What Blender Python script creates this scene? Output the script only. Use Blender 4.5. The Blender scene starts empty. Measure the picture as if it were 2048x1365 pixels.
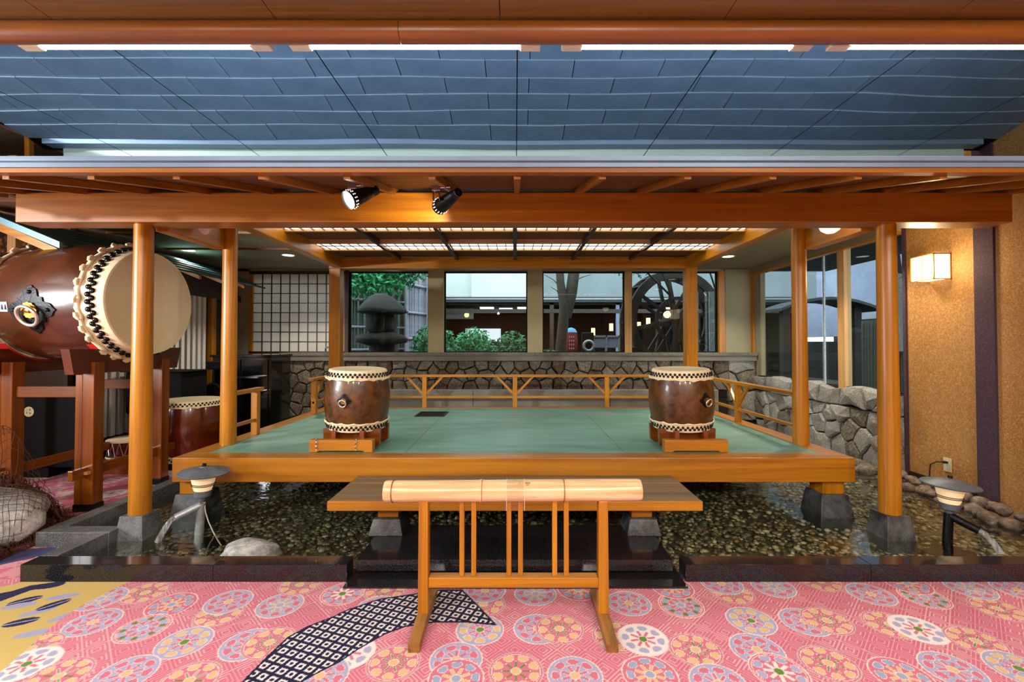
import bpy, bmesh, math, random
import numpy as np
from mathutils import Vector, Matrix, Euler
PI = math.pi
random.seed(7); np.random.seed(7)
scene = bpy.context.scene
COL = scene.collection

# ------------------------------------------------------------------ camera
FPX, CXP, CYP, TILT, HCAM = 910.0, 1030.0, 670.0, 0.018, 1.40
cam_d = bpy.data.cameras.new('camera')
cam_d.sensor_width = 36.0
cam_d.lens = FPX * 36.0 / 2048.0
cam_d.shift_x = -(CXP - 1024.0) / 2048.0
cam_d.shift_y = (CYP - 682.5) / 2048.0
cam_d.clip_start = 0.05
cam_d.clip_end = 200
cam = bpy.data.objects.new('camera', cam_d)
COL.objects.link(cam)
cam.location = (0, 0, HCAM)
cam.rotation_euler = (PI / 2 + math.atan(TILT), 0, 0)
scene.camera = cam

# ------------------------------------------------------------------ world, exposure
vs = scene.view_settings
vs.view_transform = 'Standard'
vs.look = 'None'
vs.gamma = 1.0
vs.use_curve_mapping = False
vs.exposure = 0.0
world = bpy.data.worlds.new('daylight')
scene.world = world
world.use_nodes = True
bg = world.node_tree.nodes['Background']
bg.inputs[0].default_value = (0.86, 0.93, 1.0, 1)
bg.inputs[1].default_value = 6.5
try:
    scene.cycles.max_bounces = 6
    scene.cycles.diffuse_bounces = 3
    scene.cycles.glossy_bounces = 3
    scene.cycles.adaptive_threshold = 0.055
    scene.cycles.caustics_refractive = False
    scene.cycles.transparent_max_bounces = 8
    scene.cycles.sample_clamp_indirect = 6.0
except Exception:
    pass

def area_light(name, loc, rot, sx, sy, power, col):
    d = bpy.data.lights.new(name, 'AREA')
    d.shape = 'RECTANGLE'; d.size = sx; d.size_y = sy
    d.energy = power; d.color = col
    o = bpy.data.objects.new(name, d)
    o.location = loc; o.rotation_euler = rot
    COL.objects.link(o)
    return o
# lobby ceiling luminaires behind and above the photographer, lobby window on the left
WARM = (1.0, 0.93, 0.82)
area_light('lobby_ceiling_light', (-2.2, -0.6, 2.88), (0, 0, 0), 1.6, 1.2, 120, WARM)
area_light('lobby_ceiling_light', (2.0, -0.6, 2.88), (0, 0, 0), 1.6, 1.2, 120, WARM)
area_light('lobby_ceiling_light', (0.0, -2.8, 2.88), (0, 0, 0), 3.0, 1.2, 140, WARM)
area_light('lobby_window_light', (-6.2, 1.0, 1.8), (0, -PI / 2, 0), 0.9, 1.4, 230, (0.92, 0.96, 1.0))
for x_ in (-3.2, -1.1, 1.1, 3.0):          # unseen spots added to brighten the upright faces of the pavilion
    d_ = bpy.data.lights.new('added_front_spot', 'SPOT'); d_.energy = 190; d_.spot_size = math.radians(85); d_.spot_blend = 0.7
    d_.color = WARM; d_.shadow_soft_size = 0.12
    o_ = bpy.data.objects.new('added_front_spot', d_); COL.objects.link(o_)
    o_.location = (x_, -2.2, 2.7); o_.rotation_euler = (math.radians(74), 0, -x_ * 0.03)

d_ = bpy.data.lights.new('added_beam_spot', 'SPOT'); d_.energy = 950; d_.spot_size = math.radians(44); d_.spot_blend = 0.5  # unseen spot added to throw a bright patch on the front beam's left end
d_.color = (1.0, 0.97, 0.93); d_.shadow_soft_size = 0.06
o_ = bpy.data.objects.new('added_beam_spot', d_); COL.objects.link(o_)
o_.location = (-6.0, 0.3, 2.2); o_.rotation_euler = Vector((2.9, 3.0, 0.05)).to_track_quat('-Z', 'Y').to_euler()

# ------------------------------------------------------------------ small helpers
def lin(h):
    h = h.lstrip('#')
    v = [int(h[i:i + 2], 16) / 255.0 for i in (0, 2, 4)]
    return tuple(x / 12.92 if x <= 0.04045 else ((x + 0.055) / 1.055) ** 2.4 for x in v)
def lin4(h):
    return lin(h) + (1.0,)
LOC = {}      # object name -> world location of its root
class MB:
    """collects faces; build() links ONE mesh object"""
    def __init__(s):
        s.v = []; s.f = []
    def add(s, vs_, fs_):
        n = len(s.v)
        s.v.extend([tuple(p) for p in vs_])
        s.f.extend([tuple(i + n for i in f) for f in fs_])
        return s
    def box(s, x0, x1, y0, y1, z0, z1):
        return s.add([(x0, y0, z0), (x1, y0, z0), (x1, y1, z0), (x0, y1, z0),
                      (x0, y0, z1), (x1, y0, z1), (x1, y1, z1), (x0, y1, z1)],
                     [(0, 3, 2, 1), (4, 5, 6, 7), (0, 1, 5, 4), (1, 2, 6, 5), (2, 3, 7, 6), (3, 0, 4, 7)])
    def hexa(s, pts):
        return s.add(pts, [(0, 3, 2, 1), (4, 5, 6, 7), (0, 1, 5, 4), (1, 2, 6, 5), (2, 3, 7, 6), (3, 0, 4, 7)])
    def frustum(s, cx, cy, z0, z1, b, t):
        return s.hexa([(cx - b, cy - b, z0), (cx + b, cy - b, z0), (cx + b, cy + b, z0), (cx - b, cy + b, z0),
                       (cx - t, cy - t, z1), (cx + t, cy - t, z1), (cx + t, cy + t, z1), (cx - t, cy + t, z1)])
    def bar(s, p0, p1, w, h, up=(0, 0, 1)):
        """rectangular bar between two points, w across, h along up"""
        p0 = Vector(p0); p1 = Vector(p1); d = (p1 - p0).normalized()
        up = Vector(up); side = d.cross(up)
        if side.length < 1e-5: side = Vector((1, 0, 0))
        side.normalize(); u = side.cross(d).normalized()
        a = side * w / 2; b = u * h / 2
        return s.hexa([p0 - a - b, p0 + a - b, p1 + a - b, p1 - a - b, p0 - a + b, p0 + a + b, p1 + a + b, p1 - a + b])
    def tube(s, p0, p1, r0, r1=None, n=16, caps=True):
        return s.path([p0, p1], [r0, r0 if r1 is None else r1], n, caps)
    def path(s, pts, rad, n=10, caps=True):
        pts = [Vector(p) for p in pts]
        if not hasattr(rad, '__len__'): rad = [rad] * len(pts)
        base = len(s.v); up = None
        for i, p in enumerate(pts):
            d = (pts[min(i + 1, len(pts) - 1)] - pts[max(i - 1, 0)])
            if d.length < 1e-9: d = Vector((0, 0, 1))
            d.normalize()
            if up is None:
                up = d.orthogonal().normalized()
            else:
                up = (up - d * up.dot(d))
                if up.length < 1e-6: up = d.orthogonal()
                up.normalize()
            b = d.cross(up)
            for k in range(n):
                a = 2 * PI * k / n
                s.v.append(tuple(p + (up * math.cos(a) + b * math.sin(a)) * rad[i]))
        for i in range(len(pts) - 1):
            for k in range(n):
                k2 = (k + 1) % n
                s.f.append((base + i * n + k, base + i * n + k2, base + (i + 1) * n + k2, base + (i + 1) * n + k))
        if caps:
            s.f.append(tuple(base + k for k in reversed(range(n))))
            s.f.append(tuple(base + (len(pts) - 1) * n + k for k in range(n)))
        return s
    def lathe(s, prof, n=32, M=None, close=True):
        """prof list of (radius, z), about local z, M places it"""
        base = len(s.v); M = M or Matrix()
        for r, z in prof:
            for k in range(n):
                a = 2 * PI * k / n
                s.v.append(tuple(M @ Vector((r * math.cos(a), r * math.sin(a), z))))
        for i in range(len(prof) - 1):
            for k in range(n):
                k2 = (k + 1) % n
                s.f.append((base + i * n + k, base + i * n + k2, base + (i + 1) * n + k2, base + (i + 1) * n + k))
        if close:
            s.f.append(tuple(base + k for k in reversed(range(n))))
            s.f.append(tuple(base + (len(prof) - 1) * n + k for k in range(n)))
        return s
    def torus(s, R, r, n=24, m=8, M=None, a0=0.0, a1=2 * PI):
        M = M or Matrix(); full = abs(a1 - a0 - 2 * PI) < 1e-6
        base = len(s.v); nn = n if full else n + 1
        for i in range(nn):
            a = a0 + (a1 - a0) * i / n
            for k in range(m):
                b = 2 * PI * k / m
                s.v.append(tuple(M @ Vector(((R + r * math.cos(b)) * math.cos(a), (R + r * math.cos(b)) * math.sin(a), r * math.sin(b)))))
        for i in range(n):
            i2 = (i + 1) % nn
            for k in range(m):
                k2 = (k + 1) % m
                s.f.append((base + i * m + k, base + i2 * m + k, base + i2 * m + k2, base + i * m + k2))
        return s
    def prism(s, poly, M=None, depth=0.01):
        """polygon in local xy extruded along local z"""
        M = M or Matrix(); n = len(poly); base = len(s.v)
        for z in (0, depth):
            for p in poly: s.v.append(tuple(M @ Vector((p[0], p[1], z))))
        s.f.append(tuple(base + i for i in reversed(range(n))))
        s.f.append(tuple(base + n + i for i in range(n)))
        for i in range(n):
            j = (i + 1) % n
            s.f.append((base + i, base + j, base + n + j, base + n + i))
        return s
    def ico(s, c, r, sub=1, jit=0.0, scale=(1, 1, 1), M=None):
        bm = bmesh.new(); bmesh.ops.create_icosphere(bm, subdivisions=sub, radius=1.0)
        bm.verts.ensure_lookup_table()
        vs_ = []
        for v in bm.verts:
            k = 1 + random.uniform(-jit, jit)
            p = Vector((v.co.x * scale[0], v.co.y * scale[1], v.co.z * scale[2])) * (r * k)
            if M is not None: p = M @ p
            vs_.append(p + Vector(c))
        fs_ = [tuple(l.vert.index for l in f.loops) for f in bm.faces]
        bm.free()
        return s.add(vs_, fs_)
    def mesh(s, name, off=(0, 0, 0)):
        me = bpy.data.meshes.new(name)
        o = off
        me.from_pydata([(p[0] - o[0], p[1] - o[1], p[2] - o[2]) for p in s.v], [], s.f)
        return me
    def build(s, name, mat, parent=None, bevel=0.0, smooth=False, seg=2, label=None, kind=None):
        off = LOC.get(parent.name, (0, 0, 0)) if parent is not None else (0, 0, 0)
        me = s.mesh(name, off)
        o = bpy.data.objects.new(name, me)
        COL.objects.link(o)
        me.materials.append(mat)
        finish(o, parent, bevel, smooth, seg, label, kind)
        return o
def finish(o, parent=None, bevel=0.0, smooth=False, seg=2, label=None, kind=None):
    if parent is not None:
        o.parent = parent
        LOC[o.name] = LOC.get(parent.name, (0, 0, 0))
    if smooth:
        o.data.polygons.foreach_set('use_smooth', [True] * len(o.data.polygons))
        if smooth != 'all':
            o.data.set_sharp_from_angle(angle=math.radians(42))
    if bevel > 0:
        m = o.modifiers.new('bevel', 'BEVEL'); m.width = bevel; m.segments = seg; m.limit_method = 'ANGLE'
        m.angle_limit = math.radians(35)
    if label: o['label'] = label
    if kind: o['kind'] = kind
def tag(o, label, cat=None, group=None, kind=None):
    o['label'] = label
    if cat: o['category'] = cat
    if group: o['group'] = group
    if kind: o['kind'] = kind
    return o
def thing(name, label, cat, loc=(0, 0, 0), group=None, kind=None):
    o = bpy.data.objects.new(name, None)
    o.empty_display_size = 0.1
    COL.objects.link(o)
    o.location = loc
    LOC[o.name] = tuple(loc)
    return tag(o, label, cat, group, kind)
def inst(name, me, parent, M, mat=None):
    """a piece sharing mesh data; M is its matrix in the parent's space"""
    o = bpy.data.objects.new(name, me)
    COL.objects.link(o)
    o.parent = parent
    o.matrix_local = M
    return o
def frame_to(dirv, loc, up=(0, 0, 1)):
    """matrix whose local z points along dirv"""
    q = Vector(dirv).normalized().to_track_quat('Z', 'Y')
    return Matrix.Translation(Vector(loc)) @ q.to_matrix().to_4x4()

# ------------------------------------------------------------------ materials
MATS = {}
def newmat(name):
    m = bpy.data.materials.new(name); m.use_nodes = True
    nt = m.node_tree
    for n in list(nt.nodes): nt.nodes.remove(n)
    out = nt.nodes.new('ShaderNodeOutputMaterial')
    b = nt.nodes.new('ShaderNodeBsdfPrincipled')
    nt.links.new(b.outputs[0], out.inputs[0])
    MATS[name] = m
    return m, nt, b, out
def coords(nt, scale=(1, 1, 1), src='Object', rot=(0, 0, 0)):
    tc = nt.nodes.new('ShaderNodeTexCoord'); mp = nt.nodes.new('ShaderNodeMapping')
    mp.inputs['Scale'].default_value = scale
    mp.inputs['Rotation'].default_value = rot
    nt.links.new(tc.outputs[src], mp.inputs[0])
    return mp.outputs[0]
def noise(nt, vec, scale=5, detail=4, rough=0.55, dist=0.0):
    n = nt.nodes.new('ShaderNodeTexNoise')
    n.inputs['Scale'].default_value = scale; n.inputs['Detail'].default_value = detail
    n.inputs['Roughness'].default_value = rough; n.inputs['Distortion'].default_value = dist
    nt.links.new(vec, n.inputs['Vector'])
    return n.outputs[0]
def ramp(nt, fac, stops):
    r = nt.nodes.new('ShaderNodeValToRGB')
    el = r.color_ramp.elements
    while len(el) < len(stops): el.new(0.5)
    for e, (p, c) in zip(el, stops):
        e.position = p; e.color = c if len(c) == 4 else tuple(c) + (1,)
    nt.links.new(fac, r.inputs[0])
    return r.outputs[0]
def mixc(nt, fac, a, b, mode='MIX'):
    m = nt.nodes.new('ShaderNodeMix'); m.data_type = 'RGBA'; m.blend_type = mode
    for sock, v in ((m.inputs[0], fac), (m.inputs[6], a), (m.inputs[7], b)):
        if hasattr(v, 'is_linked'): nt.links.new(v, sock)
        elif isinstance(v, (int, float)): sock.default_value = v
        else: sock.default_value = v if len(v) == 4 else tuple(v) + (1,)
    return m.outputs[2]
def bump(nt, b, height, strength=0.2, dist=0.01):
    n = nt.nodes.new('ShaderNodeBump')
    n.inputs['Strength'].default_value = strength; n.inputs['Distance'].default_value = dist
    nt.links.new(height, n.inputs['Height'])
    nt.links.new(n.outputs[0], b.inputs['Normal'])
def setp(b, **k):
    for key, v in k.items():
        b.inputs[key.replace('_', ' ')].default_value = v
def wood(name, dark, light, axis='X', rough=0.35, grain=16.0, coat=0.12):
    m, nt, b, out = newmat(name)
    g = [grain, grain, grain]; g['XYZ'.index(axis)] = 0.7
    v = coords(nt, tuple(g))
    n1 = noise(nt, v, 1.0, 5, 0.6, 0.6)
    g2 = [150, 150, 150]; g2['XYZ'.index(axis)] = 3.0
    n2 = noise(nt, coords(nt, tuple(g2)), 1.0, 3, 0.6)
    d, l = lin(dark), lin(light)
    mid = tuple((x + y) / 2 for x, y in zip(d, l))
    c1 = ramp(nt, n1, [(0.25, d), (0.5, mid), (0.75, l)])
    c2 = ramp(nt, n2, [(0.3, (0.80, 0.78, 0.74)), (0.7, (1.08, 1.08, 1.08))])
    c = mixc(nt, 0.8, c1, c2, 'MULTIPLY')
    nt.links.new(c, b.inputs['Base Color'])
    setp(b, Roughness=rough)
    b.inputs['Coat Weight'].default_value = coat; b.inputs['Coat Roughness'].default_value = 0.25
    bump(nt, b, n2, 0.08, 0.002)
    return m
def plain(name, col, rough=0.5, metal=0.0, var=0.12, vscale=12.0, coat=0.0, bmp=0.0, bscale=60.0, spec=None):
    m, nt, b, out = newmat(name)
    c = lin(col)
    n = noise(nt, coords(nt), vscale, 4, 0.6)
    cc = ramp(nt, n, [(0.25, tuple(x * (1 - var) for x in c)), (0.75, tuple(min(1, x * (1 + var)) for x in c))])
    nt.links.new(cc, b.inputs['Base Color'])
    setp(b, Roughness=rough, Metallic=metal)
    b.inputs['Coat Weight'].default_value = coat; b.inputs['Coat Roughness'].default_value = 0.08
    if spec is not None: b.inputs['Specular IOR Level'].default_value = spec
    if bmp > 0: bump(nt, b, noise(nt, coords(nt), bscale, 4, 0.6), bmp, 0.01)
    return m
def emis(name, col, strength):
    m, nt, b, out = newmat(name)
    c = lin4(col)
    b.inputs['Base Color'].default_value = c
    b.inputs['Emission Color'].default_value = c
    b.inputs['Emission Strength'].default_value = strength
    setp(b, Roughness=0.6)
    return m
def speckle(name, base, c2, c3, scale=90, rough=0.25, coat=0.0, lowvar='#000000', low=0.0, bmp=0.0):
    m, nt, b, out = newmat(name)
    v = coords(nt)
    n = noise(nt, v, scale, 3, 0.7)
    c = ramp(nt, n, [(0.30, lin(base)), (0.52, lin(c2)), (0.72, lin(c3))])
    if low > 0:
        n2 = noise(nt, v, 2.3, 5, 0.65, 0.4)
        f = ramp(nt, n2, [(0.48, (0, 0, 0)), (0.66, (low, low, low))])
        c = mixc(nt, f, c, lin(lowvar))
    nt.links.new(c, b.inputs['Base Color'])
    setp(b, Roughness=rough)
    b.inputs['Coat Weight'].default_value = coat
    if bmp > 0: bump(nt, b, noise(nt, v, 45, 5, 0.7), bmp, 0.02)
    return m

for ax in 'XYZ':
    wood('cypress_' + ax, '#8c5203', '#c6840e', ax)                  # honey timber of the pavilion
    wood('redwood_' + ax, '#552806', '#8e4a0c', ax, rough=0.25, coat=0.25)  # red-brown stand timber
    wood('eave_' + ax, '#6e3e05', '#a8690a', ax, rough=0.45)
wood('eave_board', '#43240a', '#6e400c', 'X', rough=0.5)
wood('shaded_beam_X', '#784206', '#b06e10', 'X')  # darker copy of the cypress, eave shade put into the front beam's colour
wood('cradle_wood', '#3c1608', '#622a12', 'Y', rough=0.3, coat=0.3)
wood('ceiling_wood', '#624820', '#8a6834', 'X', rough=0.4, grain=30)
wood('log_wood', '#653607', '#90581a', 'X', rough=0.35, grain=20)
wood('dark_wood_Y', '#241208', '#3c2010', 'Y', rough=0.4)
wood('dark_wood_X', '#241208', '#3c2010', 'X', rough=0.4)
wood('dark_wood_Z', '#241208', '#3c2010', 'Z', rough=0.4)
wood('bench_top', '#57452e', '#8d785a', 'X', rough=0.5, grain=14)
wood('worn_foot', '#5c3a14', '#a87434', 'Y', rough=0.5)
wood('pale_wood_Z', '#a97a44', '#cfa468', 'Z', rough=0.5)
wood('pale_wood_X', '#a27c4c', '#cfae80', 'X', rough=0.5)
wood('soffit_left', '#7a5838', '#bb9c80', 'X', rough=0.4, grain=12)
plain('copper_trim', '#7b93aa', 0.4, 0.3, 0.10, 3)
plain('ridge_green', '#c4d8cc', 0.5, 0.1, 0.06, 2)
plain('teal_metal', '#2f5257', 0.35, 0.3, 0.18, 5)
plain('teal_light', '#6d929c', 0.4, 0.3, 0.1, 5)
plain('black_lacquer', '#0b0b0d', 0.12, 0, 0.2, 3, coat=0.6)
plain('black_matte', '#070708', 0.7, 0, 0.2, 8, spec=0.2)
plain('black_iron', '#15161a', 0.38, 0.6, 0.3, 30, bmp=0.3)
plain('tack_black', '#0c0c0c', 0.22, 0.3, 0.1, 30)
plain('chrome', '#c9ccd0', 0.18, 1.0, 0.05, 8)
plain('pale_ring', '#d9d3c4', 0.35, 0.8, 0.08, 12)
plain('brass', '#caa75a', 0.3, 1.0, 0.12, 20)
plain('hide', '#ead9b2', 0.55, 0, 0.10, 9, bmp=0.1, bscale=30)
plain('hide_head', '#d6c8a4', 0.5, 0, 0.07, 5)
plain('red_cloth', '#c81408', 0.6, 0, 0.1, 8)
plain('paper', '#e6e4dc', 0.8, 0, 0.03, 2)
m, nt, b, out = newmat('screen_paper')
b.inputs['Base Color'].default_value = lin4('#e8e6de'); setp(b, Roughness=0.85)
tl = nt.nodes.new('ShaderNodeBsdfTranslucent'); tl.inputs[0].default_value = lin4('#d8d8d2')
mx = nt.nodes.new('ShaderNodeMixShader'); mx.inputs[0].default_value = 0.4
nt.links.new(b.outputs[0], mx.inputs[1]); nt.links.new(tl.outputs[0], mx.inputs[2]); nt.links.new(mx.outputs[0], out.inputs[0])
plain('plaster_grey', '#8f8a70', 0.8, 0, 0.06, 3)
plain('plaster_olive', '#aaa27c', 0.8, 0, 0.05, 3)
plain('aisle_ceiling', '#8d8b78', 0.75, 0, 0.06, 1.5)
plain('white_paint', '#e2e2dd', 0.55, 0, 0.05, 3)
plain('white_plastic', '#dcd9cf', 0.4, 0, 0.04, 5)
plain('cream_plastic', '#d6cba0', 0.4, 0, 0.04, 5)
plain('grey_metal', '#6a737c', 0.5, 0.4, 0.2, 25, bmp=0.15)
plain('galvanised', '#9aa0a3', 0.45, 0.5, 0.3, 30, bmp=0.2)
plain('concrete', '#77736a', 0.85, 0, 0.2, 4, bmp=0.2)
plain('mortar', '#1c1a17', 0.95, 0, 0.25, 8)
plain('trunk', '#3b3229', 0.85, 0, 0.35, 14, bmp=0.8, bscale=22)
plain('wheel_wood', '#1e1813', 0.7, 0, 0.3, 8)
plain('lantern_stone', '#2a2925', 0.9, 0, 0.3, 9, bmp=0.6, bscale=20)
plain('building_grey', '#7f898c', 0.9, 0, 0.15, 0.8)
plain('building_wall', '#cdd2d0', 0.9, 0, 0.08, 0.6)
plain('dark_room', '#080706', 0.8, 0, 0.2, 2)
plain('eave_dark', '#2c2f33', 0.6, 0, 0.2, 2)
plain('bamboo_pale', '#9a98a6', 0.6, 0, 0.2, 20)
plain('bamboo_dark', '#4c4a44', 0.7, 0, 0.3, 14)
plain('soil', '#2c2a22', 0.95, 0, 0.3, 5)
plain('cable_black', '#101112', 0.5)
plain('cable_grey', '#b4b3ae', 0.5)
plain('net_cord', '#4a2310', 0.85, 0, 0.3, 20)
plain('sign_red', '#8c1f28', 0.7, 0, 0.3, 40)
plain('sign_blue', '#4f93b8', 0.7, 0, 0.2, 20)
plain('slate_box', '#7f87a0', 0.7, 0, 0.1, 4)
for i_, c_ in enumerate(('#1f6b3c', '#2f8a55', '#17492d')):
    plain('leaf_%d' % i_, c_, 0.6, 0, 0.25, 10)
speckle('black_granite', '#0a0a0b', '#17171a', '#45474b', 160, 0.14, 0.3, '#2a1c1c', 0.6)
speckle('worn_granite', '#26282a', '#4b4d4e', '#85898a', 120, 0.5, 0.0, '#8d9294', 0.55, bmp=0.15)
speckle('plinth_granite', '#141516', '#262829', '#4a4d4f', 120, 0.4, 0.0, '#8d9091', 0.45, bmp=0.2)
speckle('pond_gravel', '#2c2a20', '#5a5442', '#8a8062', 30, 0.7, 0.0, '#2a2a20', 0.5, bmp=0.6)
speckle('stone_dark', '#3a3027', '#5f564a', '#8a8271', 38, 0.85, 0.0, '#7d7c70', 0.6, bmp=0.6)
speckle('stone_mid', '#4a443a', '#777062', '#a19b8a', 42, 0.85, 0.0, '#3c342c', 0.5, bmp=0.6)
speckle('stone_grey', '#6d6c68', '#93938e', '#bdbdb6', 60, 0.85, 0.0, '#6f6a5e', 0.5, bmp=0.6)
speckle('granite_ledge', '#4e4b45', '#716d64', '#9a978c', 50, 0.6, 0.0, '#2e2a25', 0.5, bmp=0.3)
speckle('boulder', '#8a8a8a', '#b4b4b0', '#dcdcd6', 16, 0.8, 0.0, '#55564f', 0.75, bmp=0.7)
speckle('pink_stone', '#4e4038', '#7d6a5c', '#a58f80', 22, 0.55, 0.0, '#3a2c24', 0.6, bmp=0.5)
speckle('stone_brown', '#33251b', '#53422f', '#766450', 30, 0.85, 0.0, '#8a8578', 0.5, bmp=0.7)
speckle('wallpaper_tan', '#8a5a26', '#ad7c40', '#cba266', 75, 0.75, 0.0, '#a87c4c', 0.5)
speckle('purple_trim', '#2c1a28', '#3e2836', '#6a5262', 170, 0.85)
# drum lacquers
def lacquer(name, dark, light, rough, coat, scale):
    m, nt, b, out = newmat(name)
    v = coords(nt)
    n1 = noise(nt, v, scale, 6, 0.65, 0.5)
    c = ramp(nt, n1, [(0.3, lin(dark)), (0.7, lin(light))])
    nt.links.new(c, b.inputs['Base Color'])
    setp(b, Roughness=rough)
    b.inputs['Coat Weight'].default_value = coat; b.inputs['Coat Roughness'].default_value = 0.1
    bump(nt, b, noise(nt, v, 38, 5, 0.65), 0.12 if scale < 8 else 0.4, 0.004)
    return m
lacquer('drum_lacquer', '#331608', '#56280f', 0.3, 0.7, 3)
lacquer('drum_aged', '#261408', '#704418', 0.36, 0.25, 12)
lacquer('drum_red', '#3a0f04', '#6e230a', 0.2, 1.0, 5)
# bamboo bar
m, nt, b, out = newmat('bamboo_bar')
v = coords(nt, (1.5, 30, 30))
n1 = noise(nt, v, 1.0, 4, 0.6)
c = ramp(nt, n1, [(0.3, lin('#c0905a')), (0.55, lin('#dcb888')), (0.8, lin('#ecd8b2'))])
n2 = noise(nt, coords(nt, (14, 60, 60)), 1.0, 5, 0.7)
f = ramp(nt, n2, [(0.62, (0, 0, 0)), (0.75, (0.7, 0.7, 0.7))])
c = mixc(nt, f, c, lin('#6d3d18'))
nt.links.new(c, b.inputs['Base Color']); setp(b, Roughness=0.28); b.inputs['Coat Weight'].default_value = 0.3
# copper roof
m, nt, b, out = newmat('copper_roof')
v = coords(nt, src='Generated')
n1 = noise(nt, coords(nt, (2, 2, 2)), 1.1, 4, 0.6)
c = ramp(nt, n1, [(0.3, lin('#6a8298')), (0.6, lin('#869fb4')), (0.8, lin('#90aea8'))])
nt.links.new(c, b.inputs['Base Color']); setp(b, Roughness=0.42, Metallic=0.0)
# mirror panels
m, nt, b, out = newmat('mirror')
b.inputs['Base Color'].default_value = lin4('#d3dde6')
setp(b, Roughness=0.015, Metallic=1.0)
bump(nt, b, noise(nt, coords(nt, (1.0, 1.6, 1)), 0.55, 1, 0.4), 0.35, 0.05)
# stage felt
m, nt, b, out = newmat('stage_green')
n1 = noise(nt, coords(nt, (0.6, 2.0, 1)), 2.2, 5, 0.6, 0.3)
c = ramp(nt, n1, [(0.3, lin('#548872')), (0.55, lin('#6f9c8e')), (0.8, lin('#88aca8'))])
nt.links.new(c, b.inputs['Base Color']); setp(b, Roughness=0.42)
# glass
def glassmat(name, tint, refl=0.04):
    m, nt, b, out = newmat(name)
    tr = nt.nodes.new('ShaderNodeBsdfTransparent'); tr.inputs[0].default_value = lin4(tint)
    gl = nt.nodes.new('ShaderNodeBsdfGlossy'); gl.inputs['Roughness'].default_value = 0.0
    gl.inputs[0].default_value = (1, 1, 1, 1)
    fr = nt.nodes.new('ShaderNodeLayerWeight'); fr.inputs['Blend'].default_value = 0.5
    pw = nt.nodes.new('ShaderNodeMath'); pw.operation = 'POWER'; pw.inputs[1].default_value = 5.0
    nt.links.new(fr.outputs['Facing'], pw.inputs[0])
    ma = nt.nodes.new('ShaderNodeMath'); ma.operation = 'MULTIPLY_ADD'; ma.inputs[1].default_value = 0.95; ma.inputs[2].default_value = refl
    nt.links.new(pw.outputs[0], ma.inputs[0])
    mx = nt.nodes.new('ShaderNodeMixShader')
    nt.links.new(ma.outputs[0], mx.inputs[0]); nt.links.new(tr.outputs[0], mx.inputs[1]); nt.links.new(gl.outputs[0], mx.inputs[2])
    nt.links.new(mx.outputs[0], out.inputs[0]); nt.nodes.remove(b)
    return m, nt, gl, fr
glassmat('glass', '#e2eae8', 0.018)
glassmat('clear_acrylic', '#f6f6f2')
m, nt, gl, fr = glassmat('water', '#eef0e4')
bn = nt.nodes.new('ShaderNodeBump'); bn.inputs['Strength'].default_value = 0.25; bn.inputs['Distance'].default_value = 0.02
nt.links.new(noise(nt, coords(nt, (1, 1.6, 1)), 5, 3, 0.5, 0.6), bn.inputs['Height'])
nt.links.new(bn.outputs[0], gl.inputs['Normal']); nt.links.new(bn.outputs[0], fr.inputs['Normal'])
m, nt, b, out = newmat('water_jet')
b.inputs['Base Color'].default_value = (0.85, 0.88, 0.9, 1); setp(b, Roughness=0.15)
tr = nt.nodes.new('ShaderNodeBsdfTransparent'); mx = nt.nodes.new('ShaderNodeMixShader')
nt.links.new(ramp(nt, noise(nt, coords(nt, (60, 60, 4)), 1.0, 3), [(0.4, (0.03, 0.03, 0.03)), (0.75, (0.45, 0.45, 0.45))]), mx.inputs[0])
nt.links.new(tr.outputs[0], mx.inputs[1]); nt.links.new(b.outputs[0], mx.inputs[2]); nt.links.new(mx.outputs[0], out.inputs[0])
# leaf wallpaper
m, nt, b, out = newmat('leaf_wallpaper')
v = coords(nt, (7, 7, 7))
vo = nt.nodes.new('ShaderNodeTexVoronoi'); vo.feature = 'F1'; vo.inputs['Scale'].default_value = 2.6
nt.links.new(v, vo.inputs[0])
c = ramp(nt, vo.outputs['Distance'], [(0.15, lin('#a5601a')), (0.38, lin('#6e3a10')), (0.5, lin('#2c1a0a'))])
nt.links.new(c, b.inputs['Base Color']); setp(b, Roughness=0.7)
# woven ceiling
m, nt, b, out = newmat('woven_reed')
wv = nt.nodes.new('ShaderNodeTexWave'); wv.inputs['Scale'].default_value = 14; wv.inputs['Distortion'].default_value = 1.5
nt.links.new(coords(nt), wv.inputs[0])
c = ramp(nt, wv.outputs[0], [(0.2, lin('#4e3014')), (0.8, lin('#7a5024'))])
nt.links.new(c, b.inputs['Base Color']); setp(b, Roughness=0.8)
emis('tube_light', '#e6f0ff', 46.0)
emis('coffer_light', '#fff6e8', 4.2)
emis('wall_lamp_shade', '#ffe6b8', 3.4)
emis('globe_light', '#ffe3b0', 4.0)
emis('spot_glow', '#fffaf0', 10.0)
emis('slot_glow', '#fff2dc', 2.2)
emis('downlight_glow', '#fff3dc', 6.0)
emis('lantern_glow', '#ffe0b0', 0.3)
emis('screen_glow', '#f2f6ff', 1.4)
emis('lamp_glow_warm', '#ffcf8a', 2.5)
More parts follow.
